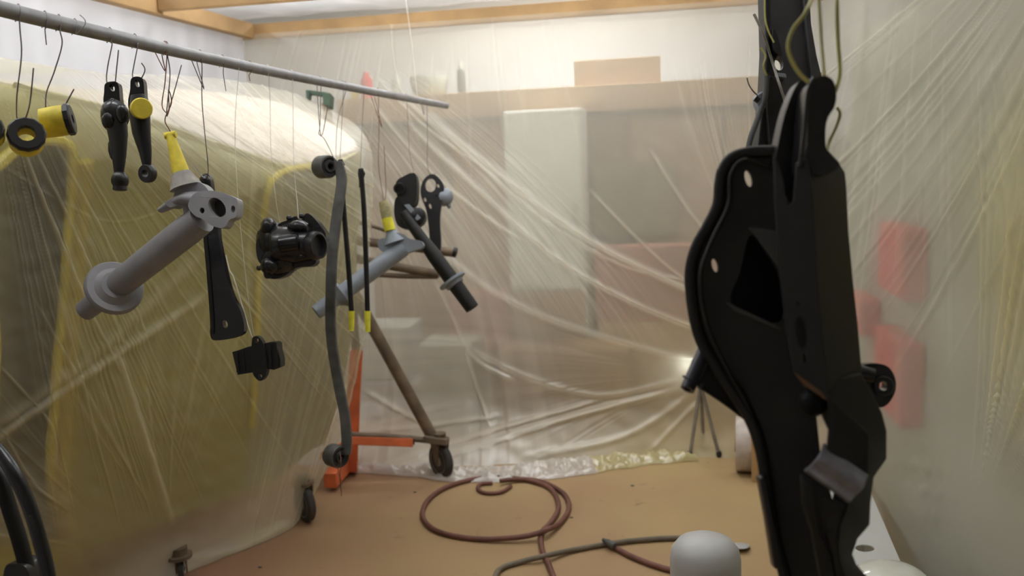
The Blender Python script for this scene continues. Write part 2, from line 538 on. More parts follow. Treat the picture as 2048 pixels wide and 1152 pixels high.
cre += lines(px, py, [
    ([(860, 230), (1010, 355), (1180, 480), (1380, 580), (1560, 660)], 6, 1.1),
    ([(820, 250), (960, 380), (1120, 520), (1300, 620), (1500, 690)], 5, .9),
    ([(790, 180), (930, 300), (1090, 440), (1250, 530), (1420, 570)], 4, .7),
    ([(740, 200), (880, 360), (1040, 480)], 3, .8), ([(760, 160), (860, 260), (980, 340)], 3, .7),
    ([(720, 330), (880, 500), (1060, 620), (1300, 700), (1400, 720)], 6, .6),
    ([(1180, 380), (1300, 500), (1400, 580), (1520, 640)], 3, .7),
    ([(1300, 300), (1400, 450), (1540, 590)], 4, .5),
    ([(930, 690), (1050, 750), (1200, 790), (1350, 760)], 6, .6),
    ([(930, 690), (900, 620), (870, 560)], 3, .6), ([(930, 690), (950, 760), (980, 850)], 3, .5), ([(930, 690), (970, 730), (1030, 760)], 4, .7),
    ([(740, 945), (950, 890), (1150, 830), (1350, 780)], 6, .9),
    ([(760, 930), (980, 860), (1200, 800)], 5, .6),
    ([(720, 860), (850, 850), (1000, 830)], 5, .5), ([(730, 780), (800, 820), (860, 850)], 5, .5),
    ([(1380, 790), (1250, 870), (1050, 910)], 7, .5), ([(1400, 800), (1300, 900)], 5, .4),
    ([(779, 0), (788, 110), (800, 170), (840, 290)], 2, .5)])
cre += .8*np.clip((py-800)/90, 0, 1)
crn = np.clip(cre, 0, 1.3)
P[..., 1] -= .022*crn + .004*wav(px, py, 60, 9)*np.clip((py-150)/200, 0, 1)
o = gridobj('plastic_sheet', P, FILMB, dict(crease=crn+.10*np.clip(wav(px, py, 160, 22), 0, 1)*np.clip((py-500)/200, 0, 1),
            spray=.35*np.clip((py-400)/500, 0, 1)*np.clip((px-1000)/400, 0, 1)+.15))
tag(o, 'hazy see-through plastic sheet hanging across the back below the long pine beam', 'plastic sheet')

# right sheet
nr, nc = 420, 420
ys = np.linspace(YB-.03, .2, nc); zs = np.linspace(2.12, 0, nr)
Y, Z = np.meshgrid(ys, zs)
P = np.stack([np.full_like(Y, XR), Y, Z], -1)
P[..., 0] += .015*wav(Y*100, Z*100, 45, 30)-.06*np.clip((.3-Z)/.3, 0, 1)**2
vv = P-np.array(CC); dd = np.maximum(vv@np.array(cf), .3)
px = 1024+F*(vv@np.array(cr))/dd; py = 576-F*(vv@np.array(cu))/dd
cre = fan(px, py, 1925, 1100, 274, 312, 60, 1100, 90, 5, 5, .8, 31, bend=6)
cre += fan(px, py, 2300, -500, 95, 135, 300, 1400, 160, 6, 5, .5, 32, bend=-8)
cre += fan(px, py, 1900, -700, 80, 110, 600, 1500, 120, 6, 4, .3, 34)
crk = .25*np.clip(wav(px, py*.4, 26, 33), 0, 1)*blob(px, py, 1850, 950, 60, 120)+.12*np.clip(wav(px, py*.3, 20, 35), 0, 1)*blob(px, py, 1850, 380, 40, 220)
cre = np.clip(cre, 0, 1)
P[..., 0] -= .016*cre + .03*crk + .002*wav(px, py, 140, 36)
sp = .35*blob(px, py, 2040, 540, 110, 230)+.15*blob(px, py, 1950, 330, 90, 160)+.1
o = gridobj('plastic_sheet', P, FILMR, dict(crease=cre, spray=sp))
tag(o, 'milky plastic sheet down the side with red lamps glowing through it', 'plastic sheet')
# left sheet
nr, nc = 160, 260
ys = np.linspace(YB-.02, -.2, nc); zs = np.linspace(2.16, 0, nr)
Y, Z = np.meshgrid(ys, zs)
P = np.stack([XL+.018+.008*wav(Y*100, Z*100, 60, 40), Y, Z], -1)
cre = np.clip(wav(Y*100, Z*35, 26, 41), 0, 1)
P[..., 0] += .005*cre
o = gridobj('plastic_sheet', P, FILMW, dict(crease=cre, spray=cre*0))
tag(o, 'pale lavender plastic sheet behind the covered car body, above its roof', 'plastic sheet')

# fluorescent fixtures on the ceiling
TUBE = bpy.data.materials.new('lit_tube'); TUBE.use_nodes = True
tb = TUBE.node_tree.nodes['Principled BSDF']; tb.inputs['Emission Color'].default_value = (1, .97, .92, 1); tb.inputs['Emission Strength'].default_value = 6
for i, (x, y, z, e) in enumerate(LAMPS):
    t = thing('fluorescent_fixture', (x, y, 2.7), 'twin tube fluorescent fixture under the garage ceiling, ' + ['over the covered car body', 'above the far film corner', 'over the hanging pipe', 'over the subframe', 'before the brown cupboard', 'over the pale van', 'added by the garage side wall to brighten the film'][i], 'ceiling light', 'fluorescent fixtures above the film')
    lx, ly = (.62, .09) if x > -2.3 else (.09, .62)
    obj('housing', B().box((x-lx, y-ly, 2.63), (x+lx, y+ly, 2.7)), WHITE, t, smooth=0, bevel=.005)
    for s in (-1, 1):
        a = Vector((x-.6, y+.05*s, 2.61)) if x > -2.3 else Vector((x+.05*s, y-.6, 2.61))
        obj('tube', B().tube([a, a+(Vector((1.2, 0, 0)) if x > -2.3 else Vector((0, 1.2, 0)))], .014, 10), TUBE, t)

# ================================================================== GARAGE BEHIND THE BACK SHEET
def slab(x0, y0, x1, y1, Y, dep, floor=False):
    """box whose front face at distance Y covers that picture rectangle"""
    a = PY(x0, (y0+y1)/2, Y); b = PY(x1, (y0+y1)/2, Y)
    t = PY((x0+x1)/2, y0, Y).z; u = PY((x0+x1)/2, y1, Y).z
    if floor: u = 0
    return (a.x, Y, max(u, 0)), (b.x, Y+dep, t)
def bx(name, rect, Y, dep, m, label, cat, floor=False, group=None, bev=.01, **k):
    a, b = slab(*rect, Y, dep, floor)
    o = obj(name, B().box(a, b), m, smooth=0, bevel=bev)
    tag(o, label, cat, group); return o
# long storage cupboard with doors
a, b = slab(745, 225, 1640, 900, 5.35, .5, True)
zt = b[2]
t = thing('storage_cupboard', ((a[0]+b[0])/2, 5.6, 0), 'long brown storage cupboard blurred behind the back sheet', 'cupboard')
obj('carcass', B().box((a[0], 5.37, 0), (b[0], 5.85, zt)), HBOARD, t, smooth=0)
n = 5
for i in range(n):
    x0 = a[0]+(b[0]-a[0])*i/n+.01; x1 = a[0]+(b[0]-a[0])*(i+1)/n-.01
    dz = B().box((x0, 5.345, .08), (x1, 5.368, zt-.03))
    obj('door', dz, [HBOARD, CARD, HBOARD, CARD, CARD][i], t, smooth=0, bevel=.004)
obj('top_board', B().box((a[0]-.1, 5.2, zt), (b[0], 5.9, zt+.15)), CARD, t, smooth=0, bevel=.005)
zs_ = zt+.15
def ontop(px0, px1, h, dep=.2, Y=5.3):
    p0 = PY(px0, 200, Y).x; p1 = PY(px1, 200, Y).x
    return (p0, Y, zs_), (p1, Y+dep, zs_+h)
a, b = ontop(1150, 1322, .15, .35)
o = obj('cardboard_box', B().box(a, b), CARD, smooth=0, bevel=.004); tag(o, 'long closed cardboard box lying on top of the cupboard', 'box')
# fridge door panel
a, b = slab(1012, 218, 1168, 590, 4.85, .35)
t = thing('white_cabinet', ((a[0]+b[0])/2, 5.0, 0), 'tall pale white cabinet standing before the brown cupboard', 'cabinet')
a = (a[0], 4.85, 0)
obj('carcass', B().box((a[0], 4.87, 0.001), (b[0], 5.18, b[2])), WHITE, t, smooth=0, bevel=.01)
PALEG = mat('pale_green_enamel', (.66, .70, .60), .5, var=.04)
obj('door', B().box((a[0]+.01, 4.84, .72), (b[0]-.01, 4.868, b[2]-.01)), PALEG, t, smooth=0, bevel=.006)
obj('lower_door', B().box((a[0]+.01, 4.84, .06), (b[0]-.01, 4.868, .70)), HBOARD, t, smooth=0, bevel=.006)
obj('handle', B().tube([(b[0]-.05, 4.82, 1.0), (b[0]-.05, 4.82, 1.2)], .009, 8), GREYB, t)
# things on top at the left
def bottle(x, w, h, m, lab, capm):
    p = PY(x, 190, 5.3); r = w/2
    t = thing('spray_can', (p.x, 5.4, zs_), lab, 'can')
    c = (p.x, 5.4, zs_)
    obj('body', B().lathe(c, (c[0], c[1], 9), [(0, r*.95), (.01, r), (h*.72, r), (h*.8, r*.6)], 16), m, t)
    obj('cap', B().lathe((c[0], c[1], zs_+h*.79), (c[0], c[1], 9), [(0, r*.55), (h*.18, r*.5), (h*.2, r*.3)], 16), capm, t)
bottle(724, .075, .17, RED, 'large red can on the cupboard end above the pipe', RED)
bottle(785, .06, .15, GREYB, 'grey bottle on the cupboard next to the dark tub', GREYB)
bottle(917, .05, .19, DGREY, 'tall dark bottle with pale label alone on the cupboard', GREYB)
bottle(699, .05, .11, YEL, 'small yellowish can beside the large red can', WHITE)
p = PY(850, 190, 5.3)
o = obj('plastic_tub', B().lathe((p.x, 5.42, zs_), (p.x, 5.42, 9), [(0, .08), (.02, .10), (.10, .12), (.12, .12)], 20), GREYB); tag(o, 'low dark grey tub on the cupboard top', 'tub')
# things in front of it, close behind the film
bx('storage_bin', (722, 655, 820, 760), 4.78, .3, GREYB, 'greyish upper storage bin behind the film by the strut', 'bin')
bx('storage_bin', (722, 765, 880, 880), 4.74, .34, PRIMLT, 'pale lower storage bin beneath the greyish bin', 'bin', True)
bx('storage_bin', (840, 690, 945, 860), 4.42, .28, mat('drab_bin', (.38, .38, .31), .7), 'dark storage bin beside the pale bin', 'bin', True)
bx('seat_cushion', (900, 590, 1015, 700), 4.7, .22, RBROWN, 'reddish brown cushion leaning behind the film', 'cushion')
bx('seat_cushion', (1190, 490, 1500, 645), 4.87, .12, RBROWN, 'wide reddish brown cushion behind the bright creases', 'cushion')
bx('canvas_bundle', (1185, 330, 1350, 470), 5.2, .144, OLIVEB, 'olive canvas bundle on the cupboard doors', 'canvas')
bx('wooden_crate', (1000, 700, 1260, 900), 4.5, .3, HBOARD, 'brown wooden crate low behind the sheet', 'crate', True)
bx('wooden_crate', (1200, 645, 1500, 900), 4.85, .3, CARD, 'taller tan crate beside the brown crate', 'crate', True)
# red lamps and grey-green body behind the right sheet
def behind(x0, y0, x1, y1, X, dep, name, m, lab, cat):
    c = PX((x0+x1)/2, (y0+y1)/2, X)
    ya = PX(x0, (y0+y1)/2, X).y; yb = PX(x1, (y0+y1)/2, X).y
    za = PX((x0+x1)/2, y0, X).z; zb = PX((x0+x1)/2, y1, X).z
    o = obj(name, B().box((X, min(ya, yb), zb), (X+dep, max(ya, yb), za)), m, smooth=0, bevel=.012)
    tag(o, lab, cat); return o
behind(1756, 450, 1806, 590, XR+.022, .078, 'tail_lamp', RED, 'upper red lamp blurred behind the side sheet', 'lamp')
behind(1748, 668, 1800, 830, XR+.022, .078, 'tail_lamp', RED, 'lower red lamp behind the side sheet near the lug', 'lamp')
behind(1690, 590, 1720, 660, XR+.022, .078, 'tail_lamp', RED, 'small red lamp peeping out behind the black subframe', 'lamp')
t = thing('parked_van', (XR+.6, 2.6, 0), 'pale van body parked behind the side sheet', 'van')
VAN = mat('pale_van_paint', (.42, .43, .36), .5, var=.05, scale=2)
obj('body', B().box((XR+.10, 1.2, .02), (XR+1.3, 4.2, 1.95)), VAN, t, bevel=.08)
obj('yellow_panel', B().box((XR+.095, 1.75, .85), (XR+.11, 2.1, 1.6)), CARY, t, bevel=.004, label='yellow side panel')

# ================================================================== CAR BODY UNDER FILM
def n3(l): return [U(*p) for p in l]
NET = [
    n3([(-350, 150, 2.1), (-20, 150, 2.5), (190, 148, 2.95), (400, 154, 3.55), (570, 182, 4.0), (690, 236, 4.05), (722, 268, 4.12)]),
    n3([(-350, 20, 1.7), (-20, 128, 2.1), (190, 178, 2.38), (390, 245, 2.75), (590, 316, 3.3), (733, 298, 3.85), (738, 335, 4.1)]),
    n3([(-350, 450, 1.75), (-20, 450, 2.16), (190, 450, 2.45), (385, 450, 2.8), (570, 480, 3.32), (728, 470, 3.8), (732, 450, 4.1)]),
    n3([(-350, 750, 1.85), (-20, 750, 2.25), (190, 740, 2.55), (370, 720, 2.92), (550, 700, 3.4), (709, 700, 3.78), (718, 690, 4.1)]),
    n3([(-350, 1100, 1.97), (-20, 1050, 2.36), (190, 980, 2.7), (350, 930, 3.02), (510, 890, 3.45), (654, 900, 3.75), (676, 880, 4.05)]),
    [FL(-350, 1500), FL(-20, 1400), FL(170, 1250), FL(310, 1172), FL(440, 1118), FL(572, 1062), FL(614, 1012)],
]
nr, nc = 620, 560
S = netsurf(NET, nr, nc)
S[..., 2] = np.maximum(S[..., 2], .003)
Nn = normals(S)
if (Nn[nr//2, nc//3]@(np.array(CC)-S[nr//2, nc//3])) < 0: Nn = -Nn
px, py, _ = proj(S.reshape(-1, 3)); px = px.reshape(nr, nc); py = py.reshape(nr, nc)
cre = fan(px, py, -60, -60, 22, 82, 180, 1250, 420, 6, 4, .9, 51)
cre += fan(px, py, 330, 1075, 232, 292, 20, 620, 60, 4, 5, .4, 52)
cre += fan(px, py, 330, 1700, 282, 304, 550, 1450, 170, 5, 4, .55, 53, bend=3)
cre += fan(px, py, 560, -700, 68, 100, 900, 1600, 160, 6, 5, .3, 54)
cre += fan(px, py, 250, 1100, 180, 235, 60, 500, 120, 6, 4, .3, 56)
cre += fan(px, py, 300, -40, 15, 60, 160, 600, 160, 6, 3, .6, 57)
cre += lines(px, py, [
    ([(-20, 885), (200, 730), (420, 585)], 9, .8), ([(-20, 860), (180, 715), (410, 500)], 12, .45),
    ([(225, 690), (270, 820), (340, 1040)], 7, .9), ([(45, 300), (150, 560), (245, 760)], 3, .9), ([(70, 300), (190, 560), (250, 700)], 3, .7),
    ([(110, 290), (230, 520), (300, 700)], 3, .6), ([(0, 735), (100, 850), (110, 940)], 3, .6),
    ([(0, 330), (200, 440), (330, 420)], 3, .2), ([(480, 200), (640, 300), (700, 345)], 3, .8), ([(460, 190), (560, 280), (620, 330)], 3, .6),
    ([(590, 1040), (480, 1095), (340, 1125)], 8, .5), ([(0, 855), (60, 960), (105, 1000)], 3, .4)])
cre += .15+.55*np.clip((py-880)/200, 0, 1)
cre = np.clip(cre, 0, 1.3)
tt = np.linspace(0, 1, nr)[:, None]
Ps = S + Nn*(.010*cre + .004*wav(px, py, 70, 55)*np.ones_like(px))[..., None]
Ps[..., 2] = np.maximum(Ps[..., 2], .003)
o = gridobj('plastic_drape', Ps, FILML, dict(crease=cre, spray=np.clip(.12+.5*blob(px, py, 20, 1130, 150, 60)+.4*blob(px, py, 40, 220, 120, 110)+.2*np.clip((py-330)/100, 0, 1), 0, 1)))
tag(o, 'yellowish translucent plastic film draped over the car body down to the floor', 'plastic sheet')

# the body itself, a hand's breadth under the film
body = thing('car_body', tuple(FL(300, 1160)-Vector((.1, -.1, 0))), 'yellow car body shell with pale roof under the draped film', 'car body')
off = .05
Q = S - Nn*off
rowf = np.linspace(0, 5, nr)[:, None]+px*0
colf = np.linspace(0, 6, nc)[None, :]+px*0
sill = py < np.interp(px, [-200, 0, 275, 390, 560, 640, 760], [1300, 1190, 1080, 1030, 962, 905, 860])
side = (rowf > .93) & sill & (colf < 5.4)
roof = (rowf > .05) & (rowf <= .98) & (colf < 5.6)
def inpoly(px, py, poly):
    c = np.zeros(px.shape, bool)
    for i in range(len(poly)):
        x1, y1 = poly[i-1]; x2, y2 = poly[i]
        q = ((y1 > py) != (y2 > py)) & (px < (x2-x1)*(py-y1)/(y2-y1+1e-9)+x1)
        c ^= q
    return c
OPEN = spl([(-5, 1085), (8, 700), (4, 390), (28, 330), (80, 292), (140, 290), (158, 350), (148, 560), (128, 780), (118, 960), (140, 1075), (60, 1090)], 6, True)
OP2 = spl([(-330, 1085), (-300, 400), (-200, 330), (-60, 330), (-40, 420), (-45, 800), (-50, 1085)], 6, True)
inn = inpoly(px, py, OPEN) | inpoly(px, py, OP2)
arcx = np.interp(py, [300, 330, 380, 450, 600, 800, 1000], [660, 600, 560, 545, 533, 525, 500])
right = px > arcx
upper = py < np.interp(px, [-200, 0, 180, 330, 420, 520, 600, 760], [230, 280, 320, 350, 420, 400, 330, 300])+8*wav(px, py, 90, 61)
s3 = slice(None, None, 2)
def sub(mask, extra=0):
    return (Q-Nn*extra)[s3, s3], mask[s3, s3]
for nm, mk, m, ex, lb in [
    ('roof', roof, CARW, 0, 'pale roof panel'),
    ('side_panel', side & ~inn & ~right & ~upper, CARSHADE, 0, 'side panel in yellow darkened to olive for shade'),
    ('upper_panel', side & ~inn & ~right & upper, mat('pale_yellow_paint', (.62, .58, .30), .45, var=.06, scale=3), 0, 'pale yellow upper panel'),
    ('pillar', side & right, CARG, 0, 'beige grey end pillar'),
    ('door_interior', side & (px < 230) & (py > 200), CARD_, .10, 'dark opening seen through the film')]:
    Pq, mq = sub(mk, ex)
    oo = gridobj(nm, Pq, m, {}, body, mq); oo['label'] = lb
def onbody(x, y, lift=.0):
    k = np.argmin((px-x)**2+(py-y)**2+1e4*(~(side | roof)))
    i, j = divmod(int(k), nc)
    return Vector(Q[i, j]+Nn[i, j]*lift)
def rib(name, pts, r, m, lb=None, closed=False):
    q = spl(pts, 5, closed)
    return obj(name, B().tube([onbody(x, y, .010) for x, y in q], r, 8, closed=closed), m, body, label=lb)
rib('door_frame', [(2, 1080), (10, 700), (6, 390), (28, 330), (80, 292), (142, 290), (165, 340), (152, 560), (132, 780), (122, 960), (150, 1078)], .016, CARY, 'yellow frame around the opening')
rib('door_pillar', [(185, 330), (178, 400), (165, 560), (148, 780), (138, 1000), (150, 1070)], .03, mat('ochre_paint', (.50, .40, .05), .5), 'ochre door pillar')
rib('fender_edge', [(640, 322), (590, 335), (560, 370), (545, 430), (535, 550), (530, 700), (518, 860)], .013, CARY, 'yellow arched edge')
rib('gutter', [(-60, 118), (80, 158), (190, 186), (300, 215), (400, 255), (500, 290), (590, 322), (680, 318), (728, 300)], .006, mat('pale_gutter_paint', (.80, .74, .45), .5), 'pale gutter edge')
rib('sill_edge', [(160, 1110), (275, 1078), (390, 1030), (470, 1000), (560, 962)], .008, CARSHADE, None)

# rotisserie stand carrying the body
d0 = 4.13
stand = thing('body_stand', tuple(FL(740, 950)), 'brown and orange wheeled stand propping the end of the car body', 'stand')
obj('upright', B().loft([[U(x-12+dx, y, dd) for dx, dd in ((0, 4.2), (26, 4.2), (26, 4.3), (0, 4.3))] for x, y in ((712, 700), (706, 800), (704, 870), (700, 945))]), ORANGE, stand, smooth=0, bevel=.004, label='orange upright')
obj('mast', B().loft([[U(x-9+dx, y, dd) for dx, dd in ((0, 4.2), (18, 4.2), (18, 4.27), (0, 4.27))] for x, y in ((652, 205), (700, 560), (712, 700))]), BROWN, stand, smooth=0, bevel=.004)
obj('foot_beam', B().loft([[U(x, y+dy, dd) for dy, dd in ((0, 4.08), (17, 4.08), (17, 4.16), (0, 4.16))] for x, y in ((640, 905), (706, 873), (826, 877))]), ORANGE, stand, smooth=0, bevel=.003, label='orange foot beam')
obj('beam_end', B().loft([[U(x, y+dy, dd) for dy, dd in ((1, 4.085), (12, 4.085), (12, 4.15), (1, 4.15))] for x, y in ((824, 877), (829, 877.5))]), BLACK, stand, smooth=0)
obj('rail', B().tube(UT([(690, 869, 4.1), (780, 873, 4.1), (866, 882, 4.1)], 3), .014, 10), BROWN, stand)
obj('strut', B().tube(UT([(700, 575, 4.05), (740, 645, 4.06), (868, 880, 4.12)], 3), rp(12, 4.1), 14), BROWN, stand)
for pts, r in (([(690, 480, 4.1), (790, 490, 4.08), (912, 506, 4.05)], 9), ([(705, 546, 4.1), (800, 552, 4.08), (875, 553, 4.05)], 5),
               ([(700, 515, 4.12), (790, 533, 4.08), (878, 548, 4.05)], 9), ([(700, 442, 4.1), (738, 450, 4.1), (775, 462, 4.1)], 4)):
    obj('arm', B().tube(UT(pts, 3), rp(r, 4.1), 12), BROWN, stand)
obj('arm_cap', B().lathe(U(906, 504, 4.05), U(920, 507, 4.05), [(0, rp(10, 4.1)), (.015, rp(10.5, 4.1)), (.02, rp(6, 4.1))]), BLACK, stand)
obj('plate', plate([(846, 873), (892, 880), (894, 892), (850, 886)], 4.05, .10, smooth=False), BROWN, stand, smooth=0, bevel=.003)
def caster(px_, py_, R, d, par, ang=25, fork=True, name='caster'):
    c = FL(px_, py_); c = c + Vector((0, 0, R))
    ax = Vector((math.cos(math.radians(ang)), math.sin(math.radians(ang)), 0))
    w = R*.42
    a = c-ax*w/2
    k = obj('caster_wheel', B().lathe(a, a+ax, [(0, R*.68), (0, R*.9), (w*.2, R), (w*.8, R), (w, R*.9), (w, R*.68)], 32), TYRE, par)
    obj('rim', B().lathe(a-ax*.002, a+ax, [(0, R*.15), (-.004, R*.2), (.006, R*.35), (.006, R*.6), (0, R*.7), (w+.004, R*.7), (w-.002, R*.55), (w-.002, R*.3), (w+.008, R*.18)], 28), RIM, k)
    if fork:
        for s in (-1, 1):
            q = c+ax*s*(w/2+.009)
            tt_ = Vector((-ax.y, ax.x, 0))
            b = B().prism([[q-tt_*.012-Vector((0, 0, .012)), q+tt_*.012-Vector((0, 0, .012)), q+tt_*.05+Vector((0, 0, R*1.15)), q-tt_*.03+Vector((0, 0, R*1.15))]], .005, ax)
            obj('fork', b, BROWN, par, smooth=0)
        obj('swivel', B().lathe(c+Vector((0, 0, R*1.1)), c+Vector((0, 0, 3)), [(0, .045), (.012, .045), (.014, .03), (.04, .03)], 20), BROWN, par)
caster(884, 955, .084, 4.1, stand, 48)
cart = thing('body_cart', tuple(FL(560, 1000)), 'low wheeled cart under the film carrying the car body', 'cart')
caster(613, 1042, .078, 3.6, cart, 48)
caster(364, 1160, .042, 3.3, cart, 30)
p1, p2 = FL(614, 1042), FL(372, 1150)
obj('side_rail', B().tube([p1+Vector((-.1, .12, .42)), p2+Vector((-.1, .12, .42)), p2+(p2-p1)*.4+Vector((-.1, .12, .42))], .025, 8), BROWN, cart)
obj('cross_rail', B().tube([p1+Vector((-.1, .12, .42)), p1+Vector((-.35, .4, .42))], .025, 8), BROWN, cart)
# orange engine hoist foot seen low under the film edge
o = obj('hoist_leg', B().loft([[FL(x, y, 0)+Vector((dx, 0, dz)) for dx, dz in ((-.03, .02), (.03, .02), (.03, .09), (-.03, .09))] for x, y in ((662, 985), (706, 930))]), ORANGE, smooth=0, bevel=.004)
tag(o, 'orange steel hoist leg lying beside the film edge', 'hoist leg')
cl = thing('green_clamp', tuple(U(640, 205, 4.0)), 'dark green steel clamp on top of the stand mast', 'clamp')
obj('clamp_bar', B().prism([ring([(612, 179), (660, 186), (660, 194), (612, 187)], 4.0)], .03), GREEN, cl, smooth=0, bevel=.003)
obj('jaw', B().prism([ring([(611, 179), (619, 180), (618, 197), (612, 196)], 3.98)], .05), GREEN, cl, smooth=0, bevel=.003)
obj('jaw', B().prism([ring([(644, 183), (661, 186), (659, 212), (646, 208)], 3.98)], .09), GREEN, cl, smooth=0, bevel=.003)

# ================================================================== HANGING PIPE AND WIRES
def pd(x): return 1/(1/1.6-(1/1.6-1/4.15)*x/890)
def pyc(x): return float(np.interp(x, [-300, 0, 200, 400, 640, 890], [-66, 17, 66, 113, 163, 211]))
pp = [U(x, pyc(x), pd(x)) for x in (-260, 0, 200, 400, 640, 890)]
pipe = thing('hanging_pipe', tuple(pp[2]), 'long grey steel pipe slung under the ceiling with parts hooked on it', 'pipe')
obj('tube_wall', B().tube([Vector(q) for q in spl(pp, 8)], .0145, 20), PIPE, pipe)
obj('end_plug', B().lathe(pp[-1], pp[-1]+(pp[-1]-pp[-2]).normalized(), [(0, .0147), (.02, .0147), (.02, .011)], 20), PIPE, pipe)
for x in (835, -200):
    a = U(x, pyc(x), pd(x)); top = Vector((a.x-.03, a.y, 2.2))
    obj('hanger', B().tube([top, a.lerp(top, .5)+Vector((.005, 0, 0)), a+Vector((0, 0, .015)), a+Vector((.014, 0, -.01)), a+Vector((0, 0, -.018))], .0012, 6), WIREW, pipe, label='thin white hanger wire')
def hook(x, pts, lab, m=WIRE, tail=None, r=.0013, d1=None):
    """wire over the pipe at picture x, then down through (px,py[,d]) points"""
    d = pd(x); R = 14.5*F/1000/d*1.0
    yc = pyc(x)
    q = [(x-6, yc+R*1.1, d+.012), (x-4, yc-R*.3, d+.013), (x-1, yc-R*1.15, d+.002), (x+3, yc-R*.6, d-.013), (x+2, yc+R, d-.014)]
    dd = d1 or d
    n = len(pts)
    for i, p in enumerate(pts):
        q.append((p[0], p[1], p[2] if len(p) > 2 else d-.012+(dd-d+.012)*(i+1)/n))
    if tail: q = [(t[0], t[1], d+.012) for t in tail]+q
    b = B().tube([U(*k) for k in spl(q, 5)], r, 6)
    o = obj('wire_hook', b, m); tag(o, lab, 'wire hook'); return o

# ------------------------------------------------------------------ hanging parts, near to far
# 1,2: masked rings
def ringpart(cx, cy, ang_ax, R, r, d, lab, tapepos, w, lip=None):
    """ring centred there, axis direction given in picture terms (dx, dy, dd)"""
    c = U(cx, cy, d); ax = (cr*ang_ax[0]-cu*ang_ax[1]+cf*ang_ax[2]).normalized()
    t = thing('spacer_ring', tuple(c), lab, 'ring')
    obj('flange', B().lathe(c-ax*.004, c+ax, [(-.003, r), (-.003, R-.003), (0, R), (.008, R), (.010, R-.003), (.010, r), (-.003, r)], 12), BLACK, t, smooth=25)
    obj('masked_hub', B().lathe(c+ax*.005, c+ax, [(0, r), (0, R*.93), (w*.4, R*.95), (w, R*.9), (w, r*1.02), (0, r)], 24), YEL, t, label='yellow tape wrapped hub')
    return t
ringpart(53, 269, (-.45, .25, .8), rp(36, 1.62), rp(17, 1.62), 1.62, 'black octagonal ring with yellow taped back on the two legged wire', 1, .03)
ringpart(138, 239, (-.90, .20, -.24), rp(32, 1.7), rp(10, 1.7), 1.70, 'yellow taped drum with black rim hanging beside the octagonal ring', 1, .042)
ringpart(-24, 258, (-.4, .25, .85), rp(30, 1.58), rp(14, 1.58), 1.58, 'black ring cut off at the picture edge', 1, .03)
hook(37, [(40, 60), (43, 110), (34, 190), (34, 238), (40, 246), (50, 238), (60, 205), (67, 136)], 'bent wire with upright tail holding the octagonal ring', d1=1.62)
hook(118, [(124, 90), (108, 145), (92, 190), (95, 235), (108, 255), (128, 215), (148, 178)], 'bent wire holding the yellow taped drum', d1=1.70)
hook(-30, [(-28, 120), (-24, 232)], 'wire holding the ring at the picture edge', d1=1.58)
# 3: first idler arm
d = 1.85
t = thing('steering_link', tuple(U(235, 380, d)), 'knobbly black steering arm hanging beside the yellow capped arm', 'steering arm')
obj('eye_strap', plate([(210, 168), (222, 163), (236, 167), (240, 200), (246, 225), (218, 225), (207, 205), (208, 185)], d, .018, [ell(224, 175, 4.5, 8, -25)]), BLACKG, t, bevel=.003)
obj('socket', B().ball(U(229, 232, d+.004), rp(29, d), (1, .8, 1.15), 20, .05, 1).ball(U(244, 228, d-.02), rp(14, d), (1, .6, 1.3), 12).ball(U(216, 240, d-.015), rp(14, d), (1, .7, 1.1), 12, .08, 2).ball(U(233, 300, d-.0), rp(18, d), (1, .6, 1.5), 12, .04, 3), BLACKG, t)
obj('arm_bar', B().tube([U(232, 240, d), U(236, 270, d), U(238, 310, d), U(238, 345, d)], [rp(22, d), rp(20, d), rp(15, d), rp(10, d)], 14, flat=.75), BLACK, t)
obj('ball_joint', B().ball(U(240, 361, d), rp(17, d), (1, 1, 1.1), 18).lathe(U(240, 372, d), U(240, 382, d), [(0, rp(13, d)), (.008, rp(14, d)), (.010, rp(10, d))], 18), BLACK, t)
hook(220, [(224, 90), (216, 130), (213, 158), (218, 172), (229, 170), (233, 140), (237, 100)], 'wire through the eye of the knobbly steering arm', d1=d)
# 4: second arm with yellow cap
d = 1.93
t = thing('steering_link', tuple(U(295, 360, d)), 'black steering arm with yellow masked cap and open ring end', 'steering arm')
obj('eye_strap', plate([(262, 158), (275, 153), (286, 160), (289, 190), (292, 225), (262, 225), (256, 205), (260, 180)], d, .018, [ell(274, 167, 4, 8, -25)]), BLACKG, t, bevel=.003)
obj('arm_bar', B().tube([U(276, 190, d), U(279, 225, d), U(283, 265, d), U(291, 305, d), U(294, 333, d)], [rp(15, d), rp(22, d), rp(19, d), rp(13, d), rp(9, d)], 14, flat=.7), BLACK, t)
c = U(295, 347, d); ax = (cf*.9+cr*.35+cu*.15).normalized()
obj('ring_end', B().lathe(c-ax*.008, c+ax, [(0, rp(8, d)), (0, rp(17, d)), (.003, rp(18.5, d)), (.014, rp(18.5, d)), (.017, rp(17, d)), (.017, rp(8, d)), (0, rp(8, d))], 22), BLACK, t)
obj('masked_cap', B().lathe(U(281, 218, d-.01), U(285, 216, d-.04), [(0, rp(20, d)), (.018, rp(21, d)), (.024, rp(19, d)), (.0245, rp(2, d))], 22), YEL, t, label='yellow taped cap')
hook(270, [(276, 88), (268, 130), (265, 150), (270, 162), (280, 160), (290, 140), (283, 126)], 'wire through the eye of the yellow capped arm', d1=d)
